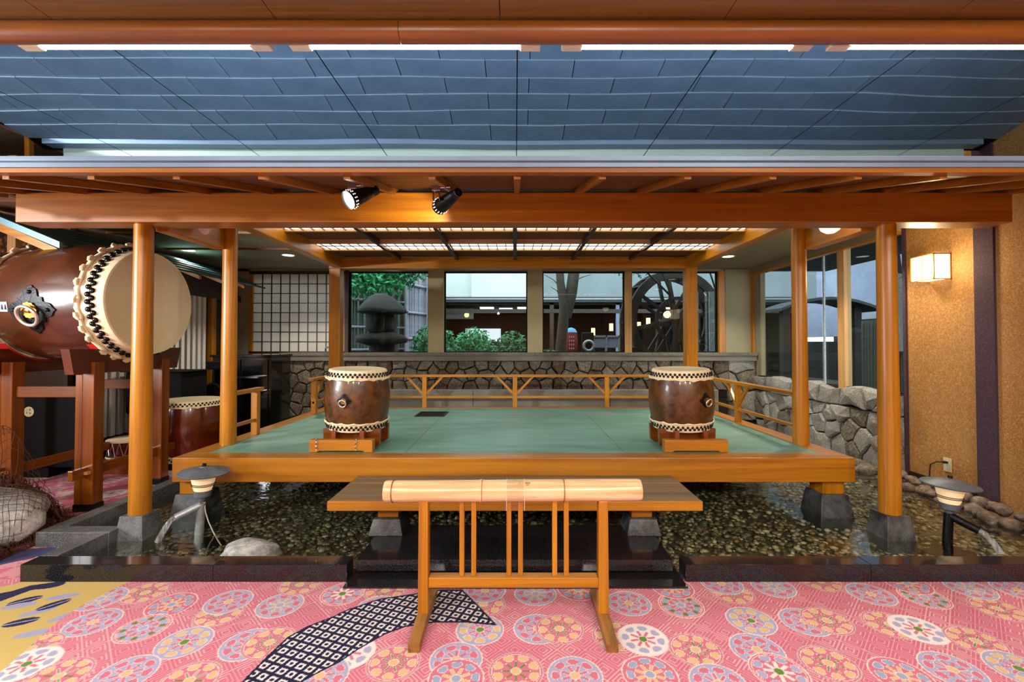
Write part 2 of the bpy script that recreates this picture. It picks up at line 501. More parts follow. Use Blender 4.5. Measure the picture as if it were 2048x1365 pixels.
# colour-attribute materials
def attrmat(name, rough, bmp=0.0, bscale=300.0, coat=0.0):
    m, nt, b, out = newmat(name)
    a = nt.nodes.new('ShaderNodeAttribute'); a.attribute_name = 'tint'
    n = noise(nt, coords(nt), bscale, 2, 0.6)
    c2 = ramp(nt, n, [(0.3, (0.82, 0.82, 0.82)), (0.7, (1.1, 1.1, 1.1))])
    nt.links.new(mixc(nt, 0.9, a.outputs[0], c2, 'MULTIPLY'), b.inputs['Base Color'])
    setp(b, Roughness=rough)
    b.inputs['Coat Weight'].default_value = coat
    if bmp > 0: bump(nt, b, n, bmp, 0.004)
    return m
m = attrmat('carpet', 0.95, 0.5, 420)
m.node_tree.nodes['Principled BSDF'].inputs['Specular IOR Level'].default_value = 0.1
attrmat('pebbles', 0.35, 0.1, 80, 0.3)
def M_(n): return MATS[n]

# ------------------------------------------------------------------ carpet (floor)
def W(px, py, z=0.0):
    """where a photo position falls on the level plane z (design aid)"""
    t = math.atan(TILT)
    u = (px - CXP) / FPX; v = (CYP - py) / FPX
    d = Vector((u, math.cos(t) - v * math.sin(t), math.sin(t) + v * math.cos(t)))
    k = (z - HCAM) / d.z
    return (d.x * k, d.y * k)
KERB_F, KERB_B = 2.69, 2.80      # front kerb, front and back face
PONDX0, PONDX1 = -3.17, 4.09
def inpoly(x, y, poly):
    ins = np.zeros(x.shape, bool); n = len(poly)
    for i in range(n):
        x0, y0 = poly[i]; x1, y1 = poly[(i + 1) % n]
        if y0 == y1: continue
        c = ((y0 > y) != (y1 > y)) & (x < (x1 - x0) * (y - y0) / (y1 - y0) + x0)
        ins ^= c
    return ins
CREAM, PINK, PINK2, LAV, TAN, GRN, NAVY, YEL, WHT, BLU = [np.array(lin(h)) for h in
    ('#eed8cf', '#d3758a', '#c6627c', '#abaac8', '#dcb888', '#648c40', '#262540', '#d2b670', '#e6e0de', '#9aa8c4')]
# photo centre x, y, kind
MED = [(290,1186,'B'),(343,1210,'C'),(186,1245,'A'),(286,1257,'D'),(439,1228,'B'),(457,1204,'A'),(560,1211,'R'),(369,1285,'G'),
 (495,1289,'A'),(539,1286,'B'),(61,1298,'B'),(53,1329,'W'),(117,1353,'B'),(252,1348,'A'),(378,1362,'B'),(202,1198,'R'),
 (600,1170,'B'),(685,1188,'P'),(771,1182,'B'),(756,1217,'A'),(698,1305,'W'),(787,1326,'B'),(912,1320,'A'),(912,1358,'C'),
 (1032,1343,'B'),(960,1260,'G'),(967,1209,'B'),(970,1182,'A'),(1071,1188,'R'),(1156,1179,'C'),(1075,1258,'A'),(1119,1258,'B'),
 (1258,1207,'A'),(1362,1211,'D'),(1345,1176,'C'),(1234,1273,'B'),(1286,1279,'W'),(1391,1300,'B'),(1464,1186,'B'),(1443,1168,'A'),
 (1546,1174,'R'),(1640,1163,'B'),(1742,1189,'A'),(1502,1242,'G'),(1610,1244,'A'),(1654,1242,'B'),(1514,1300,'A'),(1558,1344,'P'),
 (1657,1327,'B'),(1804,1353,'C'),(1780,1250,'B'),(1836,1259,'W'),(1848,1195,'D'),(1815,1168,'C'),(1438,1368,'A'),(1300,1350,'C'),
 (1952,1283,'B'),(1905,1340,'A'),(1995,1218,'B'),(1940,1178,'R'),(2038,1338,'G'),(1150,1352,'A'),(2035,1180,'A'),(640,1352,'A')]
def carpet_color(x, y):
    n = x.size
    s = 0.09
    # concentric diamonds
    u = (x + y) / 1.4142 / s; v = (x - y) / 1.4142 / s
    fu = np.abs((u % 1.0) - 0.5) * 2; fv = np.abs((v % 1.0) - 0.5) * 2
    mx = np.maximum(fu, fv)
    line = (np.abs((mx * 3.0) % 1.0 - 0.5) > 0.365)
    w1 = np.sin(x * 2.1 + np.sin(y * 3.0)) * np.sin(y * 4.3 + 1.0) * 0.5 + 0.5
    base = PINK[None] * (1 - 0.45 * w1[:, None]) + PINK2[None] * (0.45 * w1[:, None])
    col = np.where(line[:, None], base * 0.4 + CREAM[None] * 0.55, base)
    # medallions
    cents = []
    for px, py, k in MED:
        X, Y = W(px, py); cents.append((X, Y, k))
    rs = np.random.RandomState(3)
    ks = 'ABCGRWDP'
    for gx in np.arange(-6.2, 3.9, 0.42):           # the lobby floor in front of the frame goes on the same way
        for gy in np.arange(-4.8, 1.62, 0.36):
            cents.append((gx + rs.uniform(-.1, .1), gy + rs.uniform(-.08, .08), ks[rs.randint(8)]))
    for gy in np.arange(3.0, 6.6, 0.42):
        for gx in np.arange(-6.2, -3.4, 0.42):
            cents.append((gx + rs.uniform(-.1, .1), gy + rs.uniform(-.1, .1), ks[rs.randint(8)]))
    R = 0.118
    for X, Y, k in cents:
        dx = x - X; dy = y - Y
        sel = np.nonzero((np.abs(dx) < R) & (np.abs(dy) < R))[0]
        if sel.size == 0: continue
        r = np.hypot(dx[sel], dy[sel]) / R; th = np.arctan2(dy[sel], dx[sel]) + (hash((round(X, 2))) % 7) * 0.1
        sel = sel[r < 1]; th = th[r < 1]; r = r[r < 1]
        fill = {'A': LAV, 'B': PINK, 'C': PINK, 'G': LAV, 'R': LAV, 'W': WHT, 'D': PINK, 'P': PINK}[k]
        pet = {'A': PINK, 'B': TAN, 'C': BLU, 'G': TAN, 'R': PINK, 'W': LAV, 'D': LAV, 'P': LAV}[k]
        spoke = {'A': PINK, 'B': GRN, 'C': TAN, 'G': PINK, 'R': TAN, 'W': PINK, 'D': LAV, 'P': WHT}[k]
        cen = {'A': TAN, 'B': TAN, 'C': BLU, 'G': GRN, 'R': LAV, 'W': GRN, 'D': LAV, 'P': GRN}[k]
        cc = np.repeat(fill[None], r.size, 0)
        a8 = (th * 8 / (2 * PI)) % 1.0
        a8c = np.abs(a8 - 0.5) * 2
        p = (((r - 0.68) / 0.14) ** 2 + (a8c / 0.72) ** 4) + np.where(r < 0.66, (a8c ** 2) * 1.2, 0)
        cc[p < 1.4] = CREAM * 0.95
        cc[p < 1.0] = pet
        a16 = np.abs(((th * 8 / (2 * PI) + 0.5) % 1.0) - 0.5) * 2
        tw = {'B': 0.075, 'R': 0.10}.get(k, 0.14)
        sp = (r > 0.2) & (r < 0.50) & (a16 * r < tw)
        cc[(r > 0.18) & (r < 0.53) & (a16 * r < tw + 0.045)] = CREAM * 0.92
        cc[sp] = spoke
        if k == 'D': cc[(r > 0.6) & (r < 0.78) & (a16 < 0.35)] = GRN
        cc[r < 0.2] = CREAM * 0.9
        cc[r < 0.16] = cen
        cc[(r > 0.955)] = CREAM if k != 'B' else CREAM * 0.6 + GRN * 0.3
        if k in 'BDP': cc[(r > 0.87) & (r < 0.90)] = CREAM
        col[sel] = cc
    # navy tongue with white squares
    navy = [W(*p) for p in [(440,1420),(483,1365),(535,1312),(575,1275),(615,1253),(655,1238),(700,1218),(760,1198),(830,1188),(880,1180),(925,1180),
            (960,1215),(995,1252),(930,1246),(870,1246),(810,1255),(770,1270),(720,1298),(680,1325),(640,1345),(605,1365),(565,1420)]]
    ins = inpoly(x, y, navy)
    ca, sa = math.cos(0.35), math.sin(0.35)
    q = 0.051
    uu = (x * ca - y * sa) / q; vv = (x * sa + y * ca) / q
    du = np.abs(uu % 1 - 0.5); dv = np.abs(vv % 1 - 0.5); mm = np.maximum(du, dv)
    sq = (mm < 0.335) & (np.hypot(du, dv) > 0.185)
    # keep a plain navy margin along the rim
    ins2 = inpoly(x - 0.012, y, navy) & inpoly(x + 0.012, y, navy) & inpoly(x, y - 0.014, navy) & inpoly(x, y + 0.014, navy)
    col[ins] = NAVY
    col[ins & ins2 & sq] = WHT
    # yellow leaf field on the left
    yel = [W(*p) for p in [(-260,1230),(55,1163),(268,1160),(235,1175),(170,1208),(120,1240),(70,1285),(30,1320),(0,1345),(-100,1400),(-600,1400)]]
    iy = inpoly(x, y, yel)
    col[iy] = YEL * (0.9 + 0.15 * w1[iy, None])
    def blob(px, py, L, Wd, ang, c, only=iy):
        X, Y = W(px, py)
        a = math.radians(ang); dx = (x - X) * math.cos(a) + (y - Y) * math.sin(a); dy = -(x - X) * math.sin(a) + (y - Y) * math.cos(a)
        e = (dx / L) ** 2 + (dy / Wd) ** 2
        col[(e < 1) & only] = c
        return dx, dy, e
    NL = NAVY * 1.6
    for px, py, ang in ((50,1202,35),(108,1210,50),(42,1245,25),(100,1172,20),(12,1190,20)):
        blob(px + 26, py + 22, 0.075, 0.028, ang, LAV * 0.9)
        dx, dy, e = blob(px, py, 0.07, 0.034, ang, NL)
        col[(e < 1) & (np.abs(dy) < 0.004) & iy] = LAV
    band = [W(*p) for p in [(-200,1245),(0,1190),(60,1172),(130,1162),(130,1168),(60,1182),(0,1204),(-200,1262)]]
    col[inpoly(x, y, band)] = NL
    blue = [W(*p) for p in [(-200,1130),(0,1106),(60,1098),(115,1094),(118,1104),(60,1118),(0,1131),(-200,1165)]]
    col[inpoly(x, y, blue)] = np.array(lin('#474a6c'))
    return np.clip(col, 0, 1)
def build_carpet():
    V = []; F = []; C = []; base = 0
    def grid(x0, x1, y0, y1, h):
        nonlocal base
        nx = max(2, int((x1 - x0) / h) + 1); ny = max(2, int((y1 - y0) / h) + 1)
        gx, gy = np.meshgrid(np.linspace(x0, x1, nx), np.linspace(y0, y1, ny))
        x = gx.ravel(); y = gy.ravel()
        V.append(np.stack([x, y, np.zeros_like(x)], 1)); C.append(carpet_color(x, y))
        i = (np.arange(ny - 1)[:, None] * nx + np.arange(nx - 1)[None]).ravel() + base
        F.append(np.stack([i, i + 1, i + nx + 1, i + nx], 1))
        base += nx * ny
    grid(-3.3, 3.3, 1.72, KERB_F + 0.03, 0.0042)
    grid(-6.4, -3.3, 1.72, 3.2, 0.02); grid(3.3, 4.07, 1.72, KERB_F + 0.03, 0.03)
    grid(-3.3, -2.87, KERB_F + 0.03, 3.2, 0.01)
    grid(-6.4, -3.24, 3.2, 7.85, 0.02)
    grid(-6.4, 4.07, -5.0, 1.72, 0.035)
    v = np.concatenate(V).astype(np.float32); f = np.concatenate(F).astype(np.int32); c = np.concatenate(C)
    me = bpy.data.meshes.new('floor')
    me.vertices.add(len(v)); me.vertices.foreach_set('co', v.ravel())
    me.loops.add(f.size); me.loops.foreach_set('vertex_index', f.ravel())
    me.polygons.add(len(f)); me.polygons.foreach_set('loop_start', np.arange(0, f.size, 4, dtype=np.int32))
    me.update(calc_edges=True)
    at = me.color_attributes.new('tint', 'FLOAT_COLOR', 'POINT')
    at.data.foreach_set('color', np.concatenate([c, np.ones((len(c), 1))], 1).astype(np.float32).ravel())
    me.materials.append(M_('carpet'))
    o = bpy.data.objects.new('floor', me); COL.objects.link(o)
    tag(o, 'pink patterned carpet with flower medallions and a navy tongue', 'carpet', kind='structure')
build_carpet()

# ------------------------------------------------------------------ room shell
def struct(name, mb, mat, label, cat, parent=None, bevel=0.0):
    o = mb.build(name, M_(mat), parent, bevel)
    tag(o, label, cat, kind='structure')
    return o
ZM = 2.90            # mirror ceiling
XW = 4.10            # right wall
YB = 7.85             # back wall plane (windows)
struct_ = MB().box(-6.4, 4.2, -5.0, 2.18, 2.965, 3.0).build('ceiling_light_block', M_('black_matte')); tag(struct_, 'dark sheet added above the lobby ceiling boards to block light', 'ceiling', kind='structure')  # added sheet, keeps outside light from showing through the board gaps
cl = thing('ceiling', 'brown plank ceiling of the lobby above the log beam', 'ceiling', kind='structure')
for i in range(10):
    x0 = -6.4 + i * 1.055; y1 = 2.16
    MB().box(x0 + 0.002, x0 + 1.053, -5.0, y1, 2.925, 2.96).build('ceiling_board', M_('ceiling_wood'), cl)
struct('wall_lobby', MB().box(-6.5, 4.3, -5.1, -5.0, -0.1, 3.1), 'wallpaper_tan', 'tan wall at the far end of the lobby', 'wall')
struct('wall_left', MB().box(-6.5, -6.4, -5.0, 8.0, -0.1, 3.1), 'plaster_olive', 'olive plaster wall far behind the big drum', 'wall')
# mirror ceiling over the pavilion roof, mirror sheets with open joints
mc = thing('ceiling', 'mirror panel ceiling reflecting the blue copper roof', 'mirror ceiling', kind='structure')
xs = [-5.1, -4.09, -3.07, -2.05, -1.025, 0.012, 1.03, 2.05, 3.06, 4.09]
for i in range(len(xs) - 1):
    MB().box(xs[i] + 0.003, xs[i + 1] - 0.003, 2.2, 4.4, ZM, ZM + 0.012).build('mirror_panel', M_('mirror'), mc)
MB().box(-5.1, 4.09, 2.2, 4.4, ZM + 0.014, ZM + 0.03).build('backing_board', M_('black_matte'), mc)
struct('ceiling_roof_void', MB().box(-6.4, 4.2, 4.4, 8.0, ZM + 0.0, ZM + 0.05), 'black_matte', 'dark upper ceiling hidden behind the pavilion roof', 'ceiling')
struct('ceiling_left_edge', MB().box(-6.4, -5.1, 2.16, 4.4, ZM, ZM + 0.05), 'soffit_left', 'brown board ceiling beyond the mirror panels', 'ceiling')
sl = thing('ceiling', 'weathered brown board soffit left of the pavilion roof', 'soffit', kind='structure')
for i in range(9):
    y0 = 2.55 + i * 0.19
    MB().box(-6.4, -4.2, y0 + 0.002, y0 + 0.186, 2.62, 2.64).build('soffit_board', M_('soffit_left'), sl)
hp = thing('hanger_post', 'thin timber hanger with block beside the left roof end', 'post', (-4.17, 3.9, 2.6))
MB().box(-4.19, -4.15, 3.86, 3.9, 2.6, 2.9).build('post', M_('cypress_Z'), hp)
MB().box(-4.15, -4.0, 3.93, 4.02, 2.86, 2.9).build('block', M_('cypress_X'), hp)
# low aisle ceilings beside the pavilion
ZA = 2.68
struct('ceiling_aisle_left', MB().box(-6.4, -2.58, 4.45, YB, ZA, ZA + 0.03), 'aisle_ceiling', 'grey-olive low ceiling of the left aisle', 'ceiling')
struct('ceiling_aisle_right', MB().box(2.58, XW, 4.45, YB, ZA, ZA + 0.03), 'aisle_ceiling', 'grey-olive low ceiling of the right aisle', 'ceiling')
for i, (x0, x1, y) in enumerate(((-4.7, -2.62, 5.2), (-4.7, -2.62, 6.1))):
    struct('trim_%d' % (i + 1), MB().box(x0, x1, y, y + 0.03, ZA - 0.025, ZA), 'eave_X', ('front', 'rear')[i] + ' thin wooden batten under the left aisle ceiling', 'batten')

# right wall
rw = struct('wall_right', MB().box(XW, XW + 0.12, 4.01, 4.785, -0.15, 2.95), 'wallpaper_tan', 'tan speckled wallpaper panel carrying the box lamp', 'wall')
struct('wall_right_front', MB().box(XW - 0.03, XW + 0.12, -5.0, 3.84, -0.15, 2.95), 'wallpaper_tan', 'tan speckled wall at the right edge beyond the purple post', 'wall')
struct('trim_3', MB().box(XW - 0.05, XW + 0.02, 3.84, 4.01, -0.12, 2.95), 'purple_trim', 'dark purple fabric-covered post on the right wall', 'trim', bevel=0.004)
struct('trim_4', MB().box(XW - 0.02, XW + 0.04, 4.75, 4.785, 0.0, 2.95), 'purple_trim', 'thin dark edge strip between wallpaper and side window', 'trim')
struct('baseboard_right', MB().box(XW - 0.015, XW + 0.05, 4.01, 4.75, 0.0, 0.075), 'dark_wood_Y', 'brown skirting at the foot of the wallpaper panel', 'baseboard', bevel=0.003)
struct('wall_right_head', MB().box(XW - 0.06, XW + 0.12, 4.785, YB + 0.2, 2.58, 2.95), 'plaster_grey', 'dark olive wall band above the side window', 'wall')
struct('trim_5', MB().box(XW - 0.085, XW - 0.02, 4.785, YB, 2.55, 2.58), 'cypress_Y', 'orange timber strip along the head of the side window', 'trim')
struct('wall_right_sill', MB().box(XW + 0.02, XW + 0.14, 4.785, YB + 0.2, -0.15, 0.86), 'mortar', 'dark backing wall below the side window', 'wall')
# back wall
ZS, ZH = 1.235, 2.64
def bx_(px): return (px - CXP) * YB / FPX
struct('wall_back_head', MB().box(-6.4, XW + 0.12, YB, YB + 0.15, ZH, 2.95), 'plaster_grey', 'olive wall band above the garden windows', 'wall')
struct('wall_back_base', MB().box(-4.7, XW + 0.12, YB - 0.1, YB + 0.15, -0.15, 1.17), 'mortar', 'dark backing of the rubble stone wall', 'wall')
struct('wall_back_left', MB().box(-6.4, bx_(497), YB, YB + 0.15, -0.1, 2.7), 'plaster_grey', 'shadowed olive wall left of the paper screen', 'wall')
for i, (p0, p1, lab) in enumerate(((857, 888, 'olive plaster pier between first and second garden window'), (1055, 1085, 'olive plaster pier between second and third garden window'))):
    struct('wall_pier_%d' % (i + 1), MB().box(bx_(p0), bx_(p1), YB - 0.06, YB + 0.18, ZS, ZH + 0.03), 'plaster_olive', lab, 'pillar', bevel=0.004)
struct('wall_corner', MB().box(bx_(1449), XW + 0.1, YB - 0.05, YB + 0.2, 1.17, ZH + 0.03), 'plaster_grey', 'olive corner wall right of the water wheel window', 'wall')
lg = thing('stone_ledge', 'grey granite ledge slab topping the rubble wall', 'ledge', (0, YB - 0.2, 1.19), kind='structure')
for x0, x1 in ((-3.95, -1.75), (-1.745, 0.33), (0.335, 2.3), (2.305, 4.06)):
    MB().box(x0, x1, YB - 0.24, YB + 0.02, 1.185, ZS).build('ledge_stone', M_('granite_ledge'), lg, 0.004)
struct('trim_6', MB().box(-3.92, 4.05, YB - 0.22, YB - 0.08, 1.10, 1.185), 'concrete', 'stained concrete band under the granite ledge', 'trim')
kb = thing('concrete_kerb', 'low grey concrete upstand behind the stage railing', 'kerb', (0, 6.75, 0.3), kind='structure')
for x0, x1 in ((-2.6, -0.62), (-0.615, 1.4), (1.405, 3.0)):
    MB().box(x0, x1, 6.72, 6.84, -0.1, 0.705).build('kerb_block', M_('concrete'), kb, 0.004)

# windows: frame + pane
def window(n, p0, p1, label, fr='black_matte'):
    x0, x1 = bx_(p0), bx_(p1)
    w = thing('window_%d' % n, label, 'window', (x0, YB, ZS), kind='structure')
    t = 0.022
    MB().box(x0, x0 + t, YB + 0.03, YB + 0.08, ZS, ZH).build('window_frame', M_(fr), w)
    MB().box(x1 - t, x1, YB + 0.03, YB + 0.08, ZS, ZH).build('window_frame', M_(fr), w)
    MB().box(x0 + t, x1 - t, YB + 0.03, YB + 0.08, ZH - 0.025, ZH).build('window_frame', M_(fr), w)
    MB().box(x0 + t, x1 - t, YB + 0.03, YB + 0.08, ZS, ZS + 0.018).build('window_frame', M_(fr), w)
    MB().box(x0 + t, x1 - t, YB + 0.05, YB + 0.056, ZS + 0.018, ZH - 0.025).build('pane', M_('glass'), w)
window(1, 697, 857, 'leftmost garden window showing the stone lantern')
window(2, 888, 1055, 'garden window showing shrubs and the white house wall')
window(3, 1085, 1250, 'garden window showing the tree trunk')
window(4, 1263, 1437, 'rightmost back window showing the water wheel')
struct('trim_7', MB().box(bx_(1250), bx_(1263), YB - 0.03, YB + 0.1, ZS, ZH), 'pale_wood_Z', 'pale timber mullion left of the water wheel', 'mullion')
struct('trim_8', MB().box(bx_(1437), bx_(1449), YB - 0.04, YB + 0.1, ZS, ZH), 'cypress_Z', 'orange timber jamb right of the water wheel', 'jamb')
struct('trim_9', MB().box(bx_(690), bx_(697), YB - 0.02, YB + 0.1, ZS, ZH + 0.03), 'dark_wood_Z', 'dark jamb between paper screen and garden window', 'jamb')
# side window along the right wall
sw = thing('window_5', 'tall side window on the right looking into the dark garden', 'window', (XW, 6.3, 0.86), kind='structure')
for y0, y1 in ((4.8, 6.07), (6.13, 7.6)):
    MB().box(XW + 0.04, XW + 0.046, y0, y1, 0.82, 2.58).build('pane', M_('glass'), sw)
MB().box(XW + 0.0, XW + 0.09, 5.66, 5.78, 0.8, 2.58).build('mullion', M_('pale_wood_Z'), sw)
MB().box(XW + 0.02, XW + 0.04, 6.06, 6.085, 0.82, 2.58).build('glazing_bar', M_('galvanised'), sw)
MB().box(XW - 0.02, XW + 0.06, 7.55, 7.66, 0.86, 2.58).build('jamb', M_('plaster_grey'), sw)
MB().box(XW - 0.03, XW + 0.06, 7.66, 7.72, 0.8, 2.58).build('jamb', M_('galvanised'), sw)
MB().box(XW - 0.06, XW + 0.06, 7.72, 7.80, 0.8, 2.58).build('jamb', M_('cypress_Z'), sw)
MB().box(XW + 0.0, XW + 0.1, 4.785, 4.9, 0.80, 0.86).build('sill_board', M_('dark_wood_Y'), sw)

# ------------------------------------------------------------------ rubble walls
def clip(poly, ax, ay, bx, by):
    """keep the side of poly nearer to a than to b"""
    mx, my = (ax + bx) / 2, (ay + by) / 2; nx, ny = bx - ax, by - ay
    out = []
    for i in range(len(poly)):
        p, q = poly[i], poly[(i + 1) % len(poly)]
        dp = (p[0] - mx) * nx + (p[1] - my) * ny; dq = (q[0] - mx) * nx + (q[1] - my) * ny
        if dp <= 0: out.append(p)
        if dp * dq < 0:
            t = dp / (dp - dq); out.append((p[0] + (q[0] - p[0]) * t, p[1] + (q[1] - p[1]) * t))
    return out
def voronoi(u0, u1, w0, w1, size, rs, stretch=1.25):
    nu = max(1, int((u1 - u0) / (size * stretch))); nw = max(1, int(round((w1 - w0) / size)))
    S = []
    for i in range(nu):
        for j in range(nw):
            S.append((u0 + (i + 0.5 + (0.25 if j % 2 else -0.25) + rs.uniform(-.38, .38)) * (u1 - u0) / nu,
                      w0 + (j + 0.5 + rs.uniform(-.36, .36)) * (w1 - w0) / nw))
    cells = []
    for i, a in enumerate(S):
        poly = [(u0, w0), (u1, w0), (u1, w1), (u0, w1)]
        near = sorted(range(len(S)), key=lambda k: (S[k][0] - a[0]) ** 2 + (S[k][1] - a[1]) ** 2)[1:18]
        for k in near:
            poly = clip(poly, a[0], a[1], S[k][0], S[k][1])
            if len(poly) < 3: break
        if len(poly) >= 3: cells.append(poly)
    return cells
def stones(parent, cells, place, mats, rs, gap=0.008, depth=0.08, bulge=0.035):
    """each stone: a faceted slab; place(u, w, out) -> world point"""
    for poly in cells:
        cx = sum(p[0] for p in poly) / len(poly); cy = sum(p[1] for p in poly) / len(poly)
        ext = max(max(abs(p[0] - cx), abs(p[1] - cy)) for p in poly)
        if ext < 0.02: continue
        # subdivide long edges and roughen
        pts = []
        for i in range(len(poly)):
            p, q = poly[i], poly[(i + 1) % len(poly)]
            L = math.hypot(q[0] - p[0], q[1] - p[1])
            if L < 0.012: continue
            pts.append(p)
            if L > 0.09:
                t = rs.uniform(.4, .6); j = L * 0.06
                pts.append((p[0] + (q[0] - p[0]) * t + rs.uniform(-j, j), p[1] + (q[1] - p[1]) * t + rs.uniform(-j, j)))
        if len(pts) < 3: continue
        def shrink(g):
            r = []
            for p in pts:
                d = math.hypot(p[0] - cx, p[1] - cy) or 1
                k = max(0.3, 1 - g / d); r.append((cx + (p[0] - cx) * k, cy + (p[1] - cy) * k))
            return r
        h = depth + rs.uniform(-0.5, 0.5) * bulge
        mb = MB(); n = len(pts)
        tu, tw = rs.uniform(-.12, .12), rs.uniform(-.12, .12)
        for g, o in ((gap, -0.02), (gap, h * 0.72), (gap + 0.014, h)):
            for p in shrink(g):
                oo = o + ((p[0] - cx) * tu + (p[1] - cy) * tw if o > 0 else 0) + (rs.uniform(-.004, .004) if o > 0 else 0)
                mb.v.append(place(p[0], p[1], oo))
        mb.v.append(place(cx + rs.uniform(-.2, .2) * ext, cy + rs.uniform(-.2, .2) * ext, h + rs.uniform(0.0, 0.6) * bulge))
        for r in range(2):
            for i in range(n):
                j = (i + 1) % n
                mb.f.append((r * n + i, r * n + j, (r + 1) * n + j, (r + 1) * n + i))
        for i in range(n): mb.f.append((2 * n + i, 2 * n + (i + 1) % n, 3 * n))
        mb.build('stone', M_(mats[rs.randint(len(mats))]), parent)
rs = np.random.RandomState(11)
bw = thing('wall_back', 'dark rubble stone wall behind the stage railing', 'stone wall', (0, YB, 0), kind='structure')
stones(bw, voronoi(-2.86, 3.6, 0.60, 1.105, 0.165, rs, 1.35), lambda u, w, o: (u, YB - 0.1 - o, w), ['stone_dark', 'stone_brown', 'stone_mid', 'stone_dark'], rs)
stones(bw, voronoi(-3.95, -2.86, -0.05, 1.105, 0.185, rs, 0.95), lambda u, w, o: (u, YB - 0.1 - o, w), ['stone_mid', 'stone_dark', 'stone_mid'], rs)
stones(bw, voronoi(3.6, 4.06, 0.1, 1.17, 0.2, rs, 1.2), lambda u, w, o: (u, YB - 0.1 - o, w), ['stone_grey', 'stone_mid'], rs)
sd = thing('wall_stone_side', 'light grey rubble stone wall below the side window', 'stone wall', (XW, 6.3, 0), kind='structure')
stones(sd, voronoi(4.79, 7.7, -0.05, 0.62, 0.2, rs, 1.3), lambda u, w, o: (XW + 0.03 - o, u, w), ['stone_grey', 'stone_grey', 'stone_mid'], rs, depth=0.1, bulge=0.06)
stones(sd, voronoi(4.79, 7.7, 0.625, 0.86, 0.2, rs, 1.6), lambda u, w, o: (XW + 0.03 - o, u, w + 0.05 * math.sin(u * 7.3) * max(0, (w - 0.76)) * 6), ['stone_grey'], rs, depth=0.12, bulge=0.07)

# ------------------------------------------------------------------ pond
ZWAT = 0.012
pb = thing('pond_basin', 'dark shallow pond bed under the stage', 'pond', (0, 4.5, -0.1), kind='structure')
MB().box(PONDX0, PONDX1, KERB_B, 7.75, -0.14, -0.085).build('pond_bed', M_('pond_gravel'), pb)
MB().box(PONDX0 + 0.3, -0.95, KERB_F + 0.02, KERB_B, -0.14, -0.09).build('pond_bed', M_('soil'), pb)
wt = MB()
nx, ny = 40, 24
wt.add([(-3.16, 3.26, ZWAT), (PONDX1, 3.26, ZWAT), (PONDX1, 7.7, ZWAT), (-3.16, 7.7, ZWAT)], [(0, 1, 2, 3)])
wt.add([(-2.78, KERB_B, ZWAT), (PONDX1, KERB_B, ZWAT), (PONDX1, 3.26, ZWAT), (-2.78, 3.26, ZWAT)], [(0, 1, 2, 3)])
wo = wt.build('pond_water', M_('water'))
tag(wo, 'clear shallow pond water surrounding the stage', 'water', kind='structure')
def pebble_field():
    rs = np.random.RandomState(5)
    bm = bmesh.new(); bmesh.ops.create_icosphere(bm, subdivisions=1, radius=1.0)
    pv = np.array([v.co[:] for v in bm.verts]); pf = np.array([[l.vert.index for l in f.loops] for f in bm.faces]); bm.free()
    P = []
    for i in range(15000):
        y = KERB_B + (rs.rand() ** 1.5) * 3.6
        x = rs.uniform(PONDX0 + 0.05, PONDX1 - 0.05)
        if y < 3.26 and x < -2.76: continue
        if abs(x) < 0.95 and y < 3.3: continue
        P.append((x, y))
    n = len(P); P = np.array(P)
    sc = rs.uniform(0.012, 0.028, n); el = rs.uniform(0.75, 1.35, n); fl = rs.uniform(0.35, 0.6, n); an = rs.uniform(0, 6.28, n)
    V = np.zeros((n, len(pv), 3))
    jit = 1 + rs.uniform(-.12, .12, (n, len(pv)))
    bx = pv[None, :, 0] * (sc * el)[:, None] * jit; by = pv[None, :, 1] * sc[:, None] * jit; bz = pv[None, :, 2] * (sc * fl)[:, None]
    ca, sa = np.cos(an)[:, None], np.sin(an)[:, None]
    V[..., 0] = bx * ca - by * sa + P[:, 0:1]; V[..., 1] = bx * sa + by * ca + P[:, 1:2]; V[..., 2] = bz - 0.085 + rs.uniform(0, 0.025, n)[:, None]
    F = (pf[None] + (np.arange(n) * len(pv))[:, None, None]).reshape(-1, 3)
    pal = np.array([lin(h) for h in ('#6f6a52', '#8d8566', '#a39a7c', '#57523f', '#7c7460', '#b3a98c', '#8a6a4c', '#4a4a3a', '#c0b89c', '#6a6f5a')])
    cc = pal[rs.randint(len(pal), size=n)] * rs.uniform(0.7, 1.15, n)[:, None]
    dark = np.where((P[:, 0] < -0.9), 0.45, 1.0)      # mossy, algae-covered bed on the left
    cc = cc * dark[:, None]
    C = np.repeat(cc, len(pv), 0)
    me = bpy.data.meshes.new('pond_pebbles')
    me.from_pydata(V.reshape(-1, 3).tolist(), [], F.tolist())
    at = me.color_attributes.new('tint', 'FLOAT_COLOR', 'POINT')
    at.data.foreach_set('color', np.concatenate([C, np.ones((len(C), 1))], 1).astype(np.float32).ravel())
    me.polygons.foreach_set('use_smooth', [True] * len(me.polygons))
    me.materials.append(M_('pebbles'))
    o = bpy.data.objects.new('pond_pebbles', me); COL.objects.link(o)
    tag(o, 'olive and tan pebbles covering the pond bed', 'pebbles', kind='stuff')
pebble_field()
